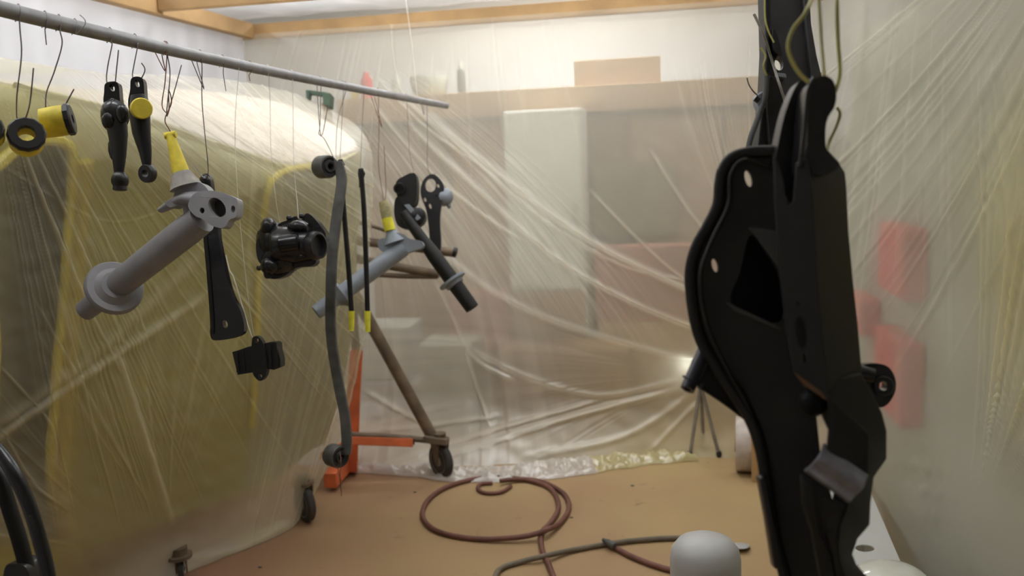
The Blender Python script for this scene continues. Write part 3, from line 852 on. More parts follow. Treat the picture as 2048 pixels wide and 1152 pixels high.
# 5: large grey spindle tube
d = 2.1
t = thing('spindle_housing', tuple(U(330, 500, d)), 'large grey primed spindle tube with round flange, hung by a taped ball', 'spindle housing')
A_, Z_ = U(404, 438, d-.0), U(170, 622, d+.14)
axv = (Z_-A_).normalized(); Lh = (Z_-A_).length
obj('tube', B().lathe(A_, Z_, [(0, rp(29, d)), (Lh*.12, rp(31, d)), (Lh*.45, rp(30, d)), (Lh*.68, rp(29, d)), (Lh*.70, rp(26, d)), (Lh, rp(22, d)), (Lh, rp(16, d)), (Lh-.03, rp(15, d))], 36), PRIMER, t)
fl_ = A_.lerp(Z_, .735); a2 = (axv*.75+cf*.5).normalized()
obj('flange', B().lathe(fl_-a2*.012, fl_+a2, [(-.01, rp(30, d)), (0, rp(38, d)), (.004, rp(42, d)), (.004, rp(55, d)), (.010, rp(59, d)), (.018, rp(59, d)), (.022, rp(52, d)), (.022, rp(46, d)), (.034, rp(40, d)), (.046, rp(30, d)), (.05, rp(22, d))], 40), PRIMER, t)
obj('knuckle_plate', plate([(392, 385), (430, 382), (462, 392), (475, 402), (472, 432), (458, 440), (448, 455), (425, 452), (404, 438), (388, 430), (376, 410)], (d-.045, .0006, -.0002, 430, 420), .045,
    [ell(434, 415, 15, 22, -38, 20), ell(404, 421, 5, 6), ell(466, 418, 4.5, 7)]), PRIMER, t, bevel=.004)
obj('knuckle_arm', B().tube(UT([(400, 400, d-.02), (372, 396, d-.01), (345, 408, d+.01), (322, 420, d+.03)], 5), [rp(r, d) for r in np.linspace(24, 9, 16)], 14, flat=.7), PRIMER, t)
obj('knuckle_web', plate([(355, 375), (385, 362), (410, 372), (420, 400), (395, 440), (372, 440), (362, 412), (340, 415), (330, 405), (345, 395)], d-.015, .05), PRIMER, t, bevel=.006)
obj('bore', B().lathe(U(434, 415, d+.0), U(438, 417, d+.04), [(0, rp(19, d)), (.02, rp(19, d)), (.02, rp(3, d))], 24), DGREY, t)
obj('taper_stem', B().tube([U(372, 375, d), U(362, 345, d)], [rp(32, d), rp(18, d)], 18), TAPEG, t, label='bare metal cone')
obj('taped_stud', B().tube([U(362, 345, d), U(352, 310, d), U(345, 285, d), U(340, 268, d)], [rp(17, d), rp(13, d), rp(10, d), rp(8, d)], 16).tube([U(330, 272, d), U(352, 268, d)], rp(7, d), 10), YEL, t, label='yellow taped stud')
hook(330, [(334, 110), (330, 165), (324, 210), (334, 226), (338, 215), (337, 180), (343, 205), (330, 238), (338, 258), (350, 275)], 'twisted wire knot above the yellow taped stud', WIREC, d1=d, tail=[(310, 104), (330, 142)])
hook(333, [(340, 150), (333, 232), (345, 195), (363, 130)], 'loose wire tail beside the twisted knot', d1=d)
# 6: long black control arm
d = 2.3
t = thing('control_arm', tuple(U(455, 680, d)), 'long flat black control arm flaring to a foot behind the grey spindle', 'control arm')
obj('blade', plate([(402, 352), (418, 350), (424, 385), (434, 440), (438, 480), (450, 540), (464, 590), (482, 625), (485, 668), (432, 681), (420, 668), (422, 630), (417, 560), (412, 480), (406, 420), (400, 380)], d, .028, [ell(450, 648, 5, 8, -15)]), BLACKG, t, bevel=.004)
obj('lip', B().tube(UT([(410, 470, d-.003), (418, 560, d-.004), (424, 640, d-.004), (424, 668, d-.004)], 4), .005, 8), BLACKM, t)
obj('tapped_head', B().ball(U(411, 364, d), rp(12, d), (1, .9, 1.3), 12, .06, 3), BLACKG, t)
hook(400, [(404, 130), (404, 200), (410, 270), (416, 330), (414, 356), (402, 350), (388, 328)], 'long straight wire holding the flat black control arm', d1=d, tail=[(382, 118), (408, 178)])
# 7: lugged mount
d = 2.45
t = thing('engine_mount', tuple(U(515, 760, d)), 'small black mount with two eared lugs hanging lowest on white wire', 'mount')
obj('centre_lug', plate([(503, 690), (505, 676), (512, 672), (520, 677), (527, 690), (533, 720), (533, 745), (527, 758), (519, 762), (510, 755), (505, 745), (500, 720)], d-.014, .028, [ell(513, 681, 4, 5), ell(520, 753, 4, 5)]), BLACKM, t, bevel=.002)
obj('block', plate([(464, 704), (478, 700), (494, 694), (540, 684), (552, 684), (561, 720), (561, 734), (548, 740), (536, 738), (505, 745), (475, 750)], d-.004, .05, smooth=False), BLACKM, t, bevel=.003)
for x0 in (470, 482, 536, 548):
    obj('rib', B().prism([ring([(x0, 705-(x0-470)*.22), (x0+5, 704-(x0-470)*.22), (x0+8, 744-(x0-470)*.12), (x0+3, 745-(x0-470)*.12)], d-.009)], .06), BLACKM, t, smooth=0)
hook(476, [(470, 260), (478, 420), (497, 600), (508, 672)], 'faint thin wire down to the small lugged mount', WIREW, d1=d, r=.0008)
o = obj('wire_hook', B().tube(UT([(452, 510, d), (459, 540, d), (466, 552, d), (475, 580, d), (490, 630, d), (502, 668, d), (512, 684, d)], 5), .0016, 6), WIREW); tag(o, 'kinked bright white wire end at the small lugged mount', 'wire hook')
# 8: caliper
d = 2.6
t = thing('brake_caliper', tuple(U(585, 560, d)), 'lumpy glossy black twin piston caliper', 'caliper')
b = B()
b.lathe(U(548, 492, d), U(648, 486, d), [(0, rp(36, d)), (.01, rp(40, d)), (.06, rp(38, d)), (.11, rp(34, d)), (.112, rp(30, d))], 24)
b.ball(U(560, 520, d+.02), rp(38, d), (1, 1, .9), 20, .05, 5).ball(U(545, 480, d+.02), rp(34, d), (.9, 1, 1.1), 20, .06, 6)
obj('piston_housing', b, BLACKG, t)
obj('casting_lug', B().ball(U(536, 452, d-.02), rp(15, d), (1, 1, 1.1), 14, .12, 9).ball(U(540, 530, d-.02), rp(20, d), (1, 1, .9), 14, .1, 10).ball(U(596, 452, d-.03), rp(17, d), (1.2, 1, .7), 14, .1, 11).ball(U(600, 512, d-.02), rp(16, d), (1.3, 1, .6), 14, .1, 12), BLACKG, t)
obj('boot_cup', B().lathe(U(622, 492, d-.02), U(642, 490, d-.035), [(0, rp(26, d)), (.012, rp(29, d)), (.03, rp(27, d)), (.032, rp(22, d)), (.015, rp(20, d))], 28), BLACK, t)
obj('bridge', plate([(556, 450), (575, 440), (592, 432), (600, 445), (610, 428), (622, 430), (640, 450), (652, 472), (640, 500), (600, 505), (560, 480)], d+.0, .06), BLACKG, t, bevel=.006)
obj('front_cylinder', B().lathe(U(560, 488, d-.045), U(600, 482, d-.05), [(0, rp(14, d)), (.004, rp(17, d)), (.055, rp(17, d)), (.058, rp(12, d))], 24), BLACKG, t)
obj('side_flange', plate([(522, 450), (536, 436), (548, 445), (556, 480), (556, 520), (545, 552), (530, 556), (524, 535), (514, 515), (512, 485), (520, 470)], d-.01, .05), BLACK, t, bevel=.005)
obj('lower_lobe', plate([(540, 520), (580, 528), (612, 515), (632, 520), (624, 532), (600, 534), (584, 540), (570, 552), (545, 558), (532, 545)], d-.005, .05), BLACK, t, bevel=.006)
for p in ((520, 466), (518, 536), (578, 436), (584, 536), (603, 432)):
    obj('bolt', B().ball(U(p[0], p[1], d), rp(6, d), (1, 1, 1), 8), BLACK, t)
b = B()
for k in range(6):
    x = 561+k*4
    b.tube([U(x, 452-k*1.5, d-.012), U(x+6, 470-k, d-.02)], rp(1.6, d), 6)
obj('cooling_rib', b, BLACK, t)
hook(535, [(540, 200), (542, 300), (552, 400), (560, 446)], 'thin wire to the left lobe of the black caliper', WIREW, d1=d, r=.0008)
hook(583, [(586, 220), (588, 330), (594, 400), (597, 436)], 'thin wire to the middle of the black caliper', WIREW, d1=d, r=.0008)
# 9: leaf link
d = 2.85
t = thing('torque_link', tuple(U(690, 930, d)), 'long curved grey steel link with rubber bushed eyes at both ends', 'link')
path = spl([(674, 322, d), (682, 360, d), (674, 420, d-.01), (664, 500, d-.02), (660, 600, d-.02), (662, 680, d-.01), (676, 770, d), (688, 830, d), (692, 880, d), (690, 910, d)], 6)
secs = []
for i, p in enumerate(path):
    a = U(*p); hw = rp(10, d)
    dx = cr*hw; dz = cf*.022
    w2 = hw*.15
    secs.append([a-dx+dz*.1, a-dx*.85, a+dx*.85, a+dx+dz*.1, a+dx+dz, a-dx+dz])
obj('leaf', B().loft(secs), IRON, t, bevel=.002)
for (x, y, nm) in ((650, 334, 'upper'), (672, 910, 'lower')):
    c = U(x-6, y, d+.02); ax = (cr*.75-cf*.65-cu*.05).normalized(); c = c-ax*.01
    R = rp(23, d)
    obj('eye', B().lathe(c, c+ax, [(0, R*.8), (0, R*.95), (.004, R), (.045, R), (.05, R*.93), (.05, R*.8), (0, R*.8)], 28), IRON, t)
    obj('bushing', B().lathe(c-ax*.003, c+ax, [(0, R*.3), (0, R*.8), (.056, R*.8), (.052, R*.6), (.058, R*.5), (.058, R*.3), (.03, R*.28)], 24), RUBBER, t)
hook(640, [(640, 250), (638, 268), (650, 280), (672, 330, d), (660, 345, d)], 'wire loop holding the curved steel link', d1=d, tail=[(655, 215), (642, 272)])
hook(690, [(676, 240), (672, 300), (674, 322)], 'short wire at the upper eye of the steel link', d1=d, r=.001)
o = obj('wire_hook', B().tube(UT([(680, 905, d-.02), (682, 925, d-.05), (680, 950, d-.05), (683, 992, d-.05)], 4), .0012, 6).tube(UT([(683, 915, d-.055), (676, 935, d-.05), (682, 962, d-.05)], 4), .001, 6), WIREC); tag(o, 'red wire dangling from the lower eye of the steel link', 'wire hook')
# 10: two black rods with yellow tips
for (pts, d, lab, tip) in (([(681, 322), (686, 400), (696, 520), (703, 622)], 2.95, 'black brake rod with yellow tip close against the curved link', (703, 662)),
                      ([(722, 340), (728, 420), (732, 520), (735, 622)], 3.1, 'black brake rod with yellow tip hanging free of the curved link', (736, 664))):
    t = thing('brake_rod', tuple(U(tip[0], tip[1], d)), lab, 'rod')
    obj('rod', B().tube(UT([(x, y, d) for x, y in pts], 3), rp(5.2, d), 12), BLACKG, t)
    x, y = pts[0]
    obj('twisted_eye', B().tube([U(x-1, y-3, d), U(x+1, y+8, d), U(x, y+22, d), U(x+2, y+34, d)], [rp(5, d), rp(8, d), rp(4.5, d), rp(6.5, d)], 10, flat=.6), BLACKG, t)
    x, y = pts[-1]
    obj('taped_tip', B().tube([U(x, y, d), U(x, y+22, d), U(tip[0], tip[1], d)], [rp(6.5, d), rp(6, d), rp(5, d)], 10), YELB, t, label='bright yellow taped tip')
    hook(pts[0][0]+4, [(pts[0][0]+2, 260), (pts[0][0]-1, pts[0][1]-2)], 'thin wire holding the '+lab[:30].rstrip()+' '+('against the link' if d < 3 else 'free'), d1=d, r=.0009)
# 11: second grey spindle
d = 3.35
t = thing('spindle_housing', tuple(U(720, 590, d)), 'smaller blue grey spindle tube behind the two black rods', 'spindle housing')
A_, Z_ = U(806, 497, d), U(632, 625, d-.12); Lh = (Z_-A_).length; axv = (Z_-A_).normalized()
obj('tube', B().lathe(A_, Z_, [(0, rp(17, d)), (Lh*.5, rp(17, d)), (Lh*.75, rp(16, d)), (Lh, rp(14.5, d)), (Lh, rp(12, d)), (Lh-.04, rp(11.5, d)), (Lh-.04, .002)], 28), PRIMERB, t)
f2 = A_.lerp(Z_, .72)
obj('flange', B().lathe(f2-axv*.01, f2+axv, [(0, rp(17, d)), (.002, rp(30, d)), (.012, rp(31, d)), (.02, rp(24, d)), (.035, rp(18, d))], 28), PRIMERB, t)
obj('knuckle', plate([(756, 482), (768, 476), (786, 480), (790, 466), (806, 468), (822, 478), (842, 482), (846, 494), (832, 500), (812, 506), (790, 508), (772, 506), (758, 498)], d-.02, .06), PRIMERB, t, bevel=.01)
obj('cone', B().tube([U(790, 485, d), U(782, 462, d)], [rp(24, d), rp(10, d)], 16), PRIMERB, t)
obj('taped_stud', B().tube([U(782, 466, d), U(775, 440, d), U(772, 418, d), U(766, 402, d)], [rp(10, d), rp(11, d), rp(13, d), rp(9, d)], 14, flat=.8), TAPEK, t, label='khaki taped stud')
obj('tape_band', B().tube([U(780, 461, d-.004), U(774, 436, d-.004)], [rp(11, d), rp(11, d)], 14), YELB, t, label='yellow tape band')
hook(755, [(758, 260), (757, 330), (765, 385), (768, 402), (772, 380), (768, 292)], 'rusty looped wire above the blue grey spindle', WIREC, d1=d, tail=[(742, 192), (764, 255)])
# 12: black shock tube
d = 3.55
t = thing('axle_tube', tuple(U(900, 560, d)), 'slanting black axle tube with grey collar', 'axle tube')
A_, Z_ = U(806, 425, d), U(945, 617, d-.05); Lh = (Z_-A_).length; axv = (Z_-A_).normalized()
obj('tube', B().lathe(A_, Z_, [(0, rp(10, d)), (Lh*.3, rp(12, d)), (Lh*.45, rp(15, d)), (Lh*.8, rp(15, d)), (Lh, rp(14, d)), (Lh, rp(10, d)), (Lh-.02, rp(9, d))], 24), BLACKM, t)
f2 = A_.lerp(Z_, .72)
obj('collar', B().lathe(f2-axv*.012, f2+axv, [(0, rp(15, d)), (.004, rp(29, d)), (.014, rp(29, d)), (.018, rp(20, d)), (.03, rp(19, d)), (.034, rp(15, d))], 28), PRIMERB, t, label='grey collar')
# 13: black bracket
d = 3.6
t = thing('steering_box', tuple(U(815, 455, d)), 'dark chunky steering box with lobed housing above the axle tube', 'steering box')
obj('upper_housing', plate([(795, 360), (808, 352), (822, 346), (832, 350), (834, 380), (830, 408), (812, 412), (798, 400), (790, 376)], d-.02, .09), BLACKM, t, bevel=.012)
obj('port', B().lathe(U(800, 376, d-.03), U(796, 378, d-.06), [(0, rp(11, d)), (.02, rp(11, d)), (.02, rp(7, d)), (.005, rp(6, d))], 18), BLACK, t)
obj('lower_housing', plate([(792, 395), (810, 398), (822, 415), (842, 416), (850, 430), (846, 445), (830, 456), (812, 458), (795, 450), (788, 425)], d-.01, .08), BLACKM, t, bevel=.012)
obj('cover', B().lathe(U(833, 432, d-.02), U(835, 432, d-.08), [(0, rp(17, d)), (.02, rp(17, d)), (.03, rp(10, d))], 20), BLACK, t)
obj('link_plate', plate([(808, 410), (818, 408), (842, 436), (834, 442)], d-.05, .015, smooth=False), PRIMERB, t, bevel=.002)
hook(812, [(818, 290), (822, 320), (828, 348)], 'copper coloured wire above the dark steering box', WIREC, d1=d, r=.001)
# 14: perforated arm with dome
d = 3.85
t = thing('lower_arm', tuple(U(868, 500, d)), 'flat black arm with one large and several small holes', 'control arm')
obj('blade', plate([(842, 372), (850, 356), (864, 348), (878, 356), (888, 374), (884, 400), (880, 440), (881, 500), (862, 504), (858, 460), (852, 420), (842, 392)], d, .03,
    [ell(861, 370, 11, 14, 0, 18), ell(850, 399, 2.6, 5, -20, 8), ell(860, 412, 2.8, 6, -20, 8), ell(876, 371, 2.2, 5, -25, 8), ell(873, 392, 2, 3, 0, 8)]), BLACK, t, bevel=.003)
obj('dome', B().ball(U(888, 394, d+.035), rp(19, d), (1, 1, 1), 18).lathe(U(896, 408, d+.03), U(901, 420, d+.03), [(0, rp(6, d)), (.02, rp(3, d))], 10), PRIMERB, t, label='grey domed joint')
hook(852, [(855, 280), (855, 330), (862, 352), (872, 346)], 'wire holding the flat black perforated arm', d1=d, tail=[(842, 208), (848, 230)])
# empty hooks
for x, pts, lab in ((90, [(90, 60), (93, 90)], 'short empty wire hook nearest the yellow drum'), (150, [(168, 52), (170, 40), (160, 30)], 'small curled wire end on the thick end of the pipe'),
                    (445, [(447, 150), (452, 182)], 'short empty wire hook past the control arm wire'), (500, [(498, 150), (500, 162)], 'tiny empty wire hook between thin wires')):
    hook(x, pts, lab, r=.0011)

# ================================================================== BLACK SUBFRAME IN FRONT
d = 1.12
t = sub_ = thing('subframe', tuple(U(1600, 900, d)), 'large matt black suspension subframe hanging close up on yellow wires', 'subframe')
out = [(1558, 298), (1500, 299), (1462, 309), (1442, 332), (1434, 370), (1430, 410), (1410, 452), (1387, 494), (1375, 545), (1380, 615), (1396, 680), (1430, 738), (1468, 795), (1500, 850), (1518, 910), (1530, 990), (1545, 1080), (1562, 1145), (1580, 1230), (1720, 1230), (1690, 1100), (1640, 900), (1620, 700), (1600, 500), (1590, 300)]
sp_o = spl(out[:19], 6)+out[19:]
h1, h2 = ell(1497, 357, 7, 17, -14), ell(1430, 531, 6, 14, -14)
dq = (d+.05, -.00025, 0, 1560, 600)
rec0 = [(1500, 470), (1530, 500), (1562, 560), (1566, 640), (1520, 640), (1462, 604), (1480, 545)]
obj('side_pressing', B().prism([ring(sp_o, dq), ring(h1, dq), ring(h2, dq), ring(spl(rec0, 4, True), dq)], .006), BLACKM, t, bevel=.002)
rimp = [q for q in spl(out[:19], 6)]
obj('pressed_rim', B().tube([U(x+6, y+(5 if y < 340 else 0), d+.045-.00025*(x-1560)) for x, y in rimp], rp(10, d), 14, flat=1.3), BLACKM, t)
obj('inner_bead', B().tube(UT([(1548, 340, d+.05), (1490, 320, d+.055), (1462, 350, d+.06), (1458, 410, d+.06), (1425, 480, d+.06), (1402, 550, d+.06), (1412, 640, d+.06), (1450, 730, d+.06), (1500, 820, d+.06), (1535, 920, d+.06), (1560, 1040, d+.06), (1590, 1200, d+.06)], 6), rp(5, d), 10), BLACKM, t)
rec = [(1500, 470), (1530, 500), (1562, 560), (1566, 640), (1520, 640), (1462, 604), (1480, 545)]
obj('recess', B().prism([ring(spl(rec, 4, True), d+.075)], .05), SHADE_BLACK, t, smooth=0)  # darkened box that paints the shade inside the cutout
GUS = mat('gusset_paint', (.028, .028, .027), .45)
obj('gusset', plate([(1498, 455), (1556, 462), (1562, 540), (1556, 532)], (d+.0, -.0003, 0, 1560, 500), .004, smooth=False), GUS, t, bevel=.001)
obj('gusset', plate([(1452, 604), (1556, 652), (1562, 660), (1470, 622)], (d+.01, -.0003, 0, 1560, 500), .004, smooth=False), GUS, t, bevel=.001)
# channel: sections of five points: left front, middle edge front, right silhouette, right back, left back
# front web with slot and holes
L_ = [(1549, 306), (1551, 400), (1556, 480), (1562, 560), (1573, 650), (1590, 745)]
R_ = [(1618, 322), (1626, 400), (1630, 480), (1634, 560), (1643, 660), (1656, 792)]
dfw = (d-.03, -.0004, 0, 1590, 500)
slot = [(1578, 306)]
web = [(1549, 306), (1557, 330), (1566, 355), (1570, 390), (1578, 414), (1588, 402), (1592, 360), (1594, 326), (1604, 318), (1618, 322)]+R_[1:]+L_[:0:-1]
obj('front_web', B().prism([ring(web, dfw), ring(ell(1603, 665, 12, 33, -8, 22), dfw), ring(ell(1596, 608, 4, 8, -8, 10), dfw), ring(ell(1609, 716, 4, 9, -8, 10), dfw)], .006), BLACKM, t, bevel=.002)
secs = []
for (xm, ym, xr, yr) in ((1614, 318, 1652, 296), (1618, 335, 1676, 322), (1621, 355, 1690, 345), (1626, 400, 1693, 372), (1630, 480, 1697, 460), (1634, 560, 1706, 560), (1643, 660, 1716, 650), (1655, 785, 1724, 745)):
    a = U(xm, ym, d-.04); c = U(xr, yr, d+.07)
    secs.append([a, c, c+cf*.006-cr*.004, a+cf*.007-cr*.003])
obj('side_web', B().loft(secs), SHADE_BLACK, t, bevel=.001)
# top horn: rounded knob and strap
obj('horn', plate([(1610, 330), (1613, 290), (1618, 220), (1624, 172), (1636, 154), (1654, 152), (1668, 164), (1673, 190), (1669, 214), (1656, 236), (1651, 262), (1652, 292), (1664, 312), (1680, 330), (1650, 350), (1615, 345)], d-.03, .055), BLACKG, t, bevel=.010)
obj('horn_flange', B().tube(UT([(1600, 335, d-.035), (1606, 290, d-.035), (1612, 230, d-.035), (1617, 180, d-.035), (1628, 157, d-.03)], 5), rp(5, d), 10), BLACKG, t)
obj('inner_horn', plate([(1552, 320), (1560, 270), (1572, 220), (1590, 175), (1604, 160), (1614, 172), (1612, 230), (1604, 300), (1600, 360), (1590, 400), (1570, 390), (1560, 350)], d+.03, .03), BLACK, t, bevel=.006)
# lower box with facets, saddle and split foot
def fac(name, pts, m=BLACKM, th=.008, lb=None, bev=.003):
    b = B().prism([[U(*p) for p in pts]], th)
    return obj(name, b, m, t, smooth=30, bevel=bev, label=lb)
fac('lower_facet', [(1588, 742, d-.025), (1656, 790, d-.04), (1700, 835, d-.045), (1738, 880, d-.04), (1730, 905, d-.03), (1664, 872, d-.03), (1640, 820, d-.02)])
fac('lower_facet', [(1656, 790, d-.05), (1740, 868, d-.05), (1738, 960, d-.05), (1722, 972, d-.05), (1655, 900, d-.05), (1660, 850, d-.045)])
fac('edge_trim', [(1589, 745, d-.032), (1640, 778, d-.042), (1657, 800, d-.045), (1650, 800, d-.042), (1612, 772, d-.035)], mat('rubbed_brown_edge', (.20, .11, .06), .6), .004, 'rubbed brown edge')
secs = []
for (xm, ym, xr, yr) in ((1655, 770, 1722, 745), (1700, 830, 1765, 826), (1736, 872, 1774, 862), (1738, 925, 1774, 918), (1728, 962, 1748, 955), (1722, 985, 1742, 1005), (1714, 1020, 1740, 1050), (1702, 1050, 1716, 1078), (1698, 1090, 1705, 1105), (1702, 1120, 1712, 1128), (1720, 1180, 1745, 1165)):
    a = U(xm-22, ym, d-.045); c = U(xr, yr, d+.04)
    secs.append([a, c, c+cf*.01, a+cf*.05])
obj('side_flank', B().loft(secs), SHADE_BLACK, t, bevel=.003)
# saddle: a curved band (half-cylinder)
secs = []
a0, a1 = U(1630, 918, d-.05), U(1718, 982, d-.06)
axs = (a1-a0).normalized(); up = (cu*.85-cr*-.5).normalized()
up = (cu - axs*cu.dot(axs)).normalized(); fw = axs.cross(up)
if fw.dot(cf) > 0: fw = -fw
R = rp(34, d)
for k in range(15):
    an = math.radians(-75+k*12.5)
    q = fw*math.cos(an)*R+up*math.sin(an)*R
    q2 = fw*math.cos(an)*(R-.005)+up*math.sin(an)*(R-.005)
    ripple = .003*math.sin(k*1.1)
    secs.append([a0+q+fw*(ripple-.015), a1+q+fw*(ripple-.015), a1+q2-fw*.015, a0+q2-fw*.015])
obj('saddle', B().loft(secs), SADDLE_GLINT, t, bevel=.0008, smooth=60, label='shiny curved saddle')
fac('foot', [(1602, 948, d-.05), (1628, 965, d-.055), (1632, 1010, d-.055), (1640, 1060, d-.05), (1665, 1110, d-.05), (1690, 1230, d-.05), (1655, 1230, d-.04), (1625, 1070, d-.045), (1606, 1010, d-.05)])
fac('foot', [(1640, 985, d-.055), (1688, 1010, d-.06), (1680, 1040, d-.06), (1676, 1090, d-.055), (1690, 1150, d-.055), (1705, 1230, d-.055), (1688, 1230, d-.05), (1668, 1130, d-.05), (1652, 1060, d-.05)])
fac('edge_strip', [(1519, 956, d+.03), (1534, 953, d+.03), (1550, 1040, d+.03), (1566, 1138, d+.03), (1550, 1140, d+.03), (1534, 1040, d+.03)], BLACK, .02)
obj('bump_stop', B().lathe(U(1628, 800, d-.01), U(1618, 815, d-.06), [(0, rp(26, d)), (.02, rp(28, d)), (.03, rp(20, d)), (.035, rp(8, d))], 22), SHADE_BLACK, t)
# rear lug
dl = d+.16
obj('rear_lug', plate([(1700, 735), (1725, 729), (1755, 727), (1778, 735), (1791, 758), (1790, 785), (1776, 808), (1758, 815), (1738, 802), (1715, 770)], dl, .02, [ell(1767, 772, 8, 10)]), BLACKG, t, bevel=.005)
obj('lug_boss', B().lathe(U(1767, 772, dl), U(1767, 772, dl-.02), [(-.002, rp(9, dl)), (-.002, rp(20, dl)), (.008, rp(20, dl)), (.010, rp(18, dl)), (.010, rp(9, dl)), (-.002, rp(9, dl))], 24), BLACK, t)
obj('lug_arm', B().tube([U(1690, 740, dl+.0), U(1748, 752, dl-.01)], [rp(24, dl), rp(18, dl)], 14, flat=.8), BLACKG, t)
# left stub with its web plate
ds = d+.10
obj('web_plate', plate([(1402, 705), (1430, 735), (1478, 790), (1500, 845), (1440, 800), (1400, 775), (1392, 770)], ds, .008, smooth=False), BLACKM, t, bevel=.001)
obj('web_lip', B().tube(UT([(1396, 772, ds-.003), (1440, 800, ds-.003), (1498, 843, ds-.003)], 3), rp(3.5, ds), 8), BLACKM, t)
obj('stub_tube', B().lathe(U(1413, 695, ds), U(1367, 796, ds-.03), [(0, rp(15, ds)), (.03, rp(15, ds)), (.068, rp(14, ds)), (.068, rp(8, ds)), (.05, rp(7, ds))], 20), mat('blue_black_paint', (.02, .022, .035), .4), t)
obj('stub_pin', B().tube(UT([(1366, 752, ds-.02), (1385, 763, ds-.03), (1402, 774, ds-.02), (1403, 768, ds)], 4), rp(2.5, ds), 8), BLACK, t)

# upper rail behind, with its tattered top
d = 1.75
t = thing('frame_rail', tuple(U(1585, 150, d)), 'dusty black channel rail hanging above and behind the subframe', 'rail')
ro = [(1530, -60), (1533, 60), (1535, 120), (1528, 180), (1532, 250), (1520, 300), (1650, 300), (1648, 200), (1640, 150), (1624, 95), (1620, 20), (1612, -60)]
obj('web', B().prism([ring(ro, d), ring(ell(1558, 128, 9, 13, -8), d), ring(ell(1540, 245, 8, 26, 5), d)], .02), RAIL, t, bevel=.003)
obj('flange', B().prism([ring([(1602, -60), (1617, -60), (1622, 40), (1634, 110), (1646, 160), (1650, 300), (1626, 300), (1622, 150), (1610, 40)], d-.012)], .05), RAIL, t, bevel=.003)
obj('flange', B().prism([ring([(1528, -60), (1540, -60), (1541, 120), (1536, 180), (1538, 300), (1516, 300), (1528, 180), (1532, 100)], d-.012)], .05), BLACKM, t, bevel=.003)
obj('cross_clip', B().prism([ring([(1553, 145), (1572, 147), (1574, 156), (1553, 153)], d-.02)], .02), PRIMERB, t, bevel=.002, label='grey clip')
obj('bracket', plate([(1545, 60), (1552, 62), (1562, 95), (1564, 112), (1548, 100)], d-.02, .03), BLACK, t, bevel=.003)
obj('bracket', plate([(1536, 160), (1556, 165), (1572, 200), (1575, 240), (1560, 290), (1540, 292)], d-.025, .03), BLACKM, t, bevel=.005)
top = U(1580, -60, d)
obj('hanging_strap', B().tube([top, Vector((top.x+.02, top.y, 2.2))], .01, 8), BLACKM, t)
t = thing('small_bracket', tuple(U(1530, 210, 1.72)), 'small grey primed bracket on the side of the rail', 'bracket')
obj('plate', plate([(1512, 190), (1524, 182), (1534, 185), (1532, 215), (1522, 224), (1514, 205)], 1.70, .03, smooth=False), PRIMERB, t, bevel=.003)
obj('pin', B().tube([U(1510, 196, 1.69), U(1518, 202, 1.69)], .006, 8), BLACK, t)
o = obj('bent_strap', B().tube(UT([(1496, 300, 1.6), (1503, 270, 1.62), (1516, 235, 1.66), (1530, 195, 1.68), (1533, 150, 1.7)], 5), rp(6, 1.65), 10), BLACKM); tag(o, 'curved black strap beside the frame rail', 'strap')
# wires
def wr(pts, m, r, lab, d=1.1):
    o = obj('tie_wire', B().tube(UT([(p[0], p[1], p[2] if len(p) > 2 else d) for p in pts], 7), r, 8), m); tag(o, lab, 'wire')
wr([(1645, -300, 1.25), (1628, -40, 1.15), (1612, 22), (1588, 55), (1576, 90), (1584, 122), (1600, 148), (1618, 165)], WIREY, .0026, 'yellow wire curving in an S down to the horn of the subframe')
wr([(1560, -300, 1.2), (1634, -100, 1.13), (1638, 0), (1643, 80), (1648, 150), (1640, 170)], WIREY, .0018, 'straight dark yellow wire to the knob of the subframe')
wr([(1665, -300, 1.3), (1676, -60, 1.18), (1674, 0), (1676, 80), (1680, 140), (1675, 170), (1662, 200)], WIREY, .0024, 'yellow wire down the outer side of the knob')
wr([(1674, 215, 1.13), (1680, 228, 1.13), (1672, 255, 1.14), (1658, 285, 1.15), (1650, 312, 1.13)], WIREY, .002, 'yellow wire end tucked below the knob')
wr([(1508, 28, 1.7), (1528, 72, 1.7), (1545, 125, 1.725), (1560, 172, 1.7), (1574, 214, 1.7)], TAPEG, .0026, 'stiff grey wire slanting across the rail')
wr([(1521, 95, 1.6), (1531, 112, 1.6), (1527, 132, 1.6), (1533, 150, 1.62)], WIREY, .0016, 'small curled wire at the rail edge')
wr([(1494, 156, 1.68), (1498, 170, 1.68), (1506, 182, 1.68), (1514, 190, 1.7)], WIRE, .0012, 'thin curved wire at the small grey bracket')
wr([(1530, -40, 1.66), (1530, 30, 1.66), (1536, 60, 1.66), (1548, 85, 1.66)], WIREY, .0016, 'yellowed wire down the near edge of the rail')

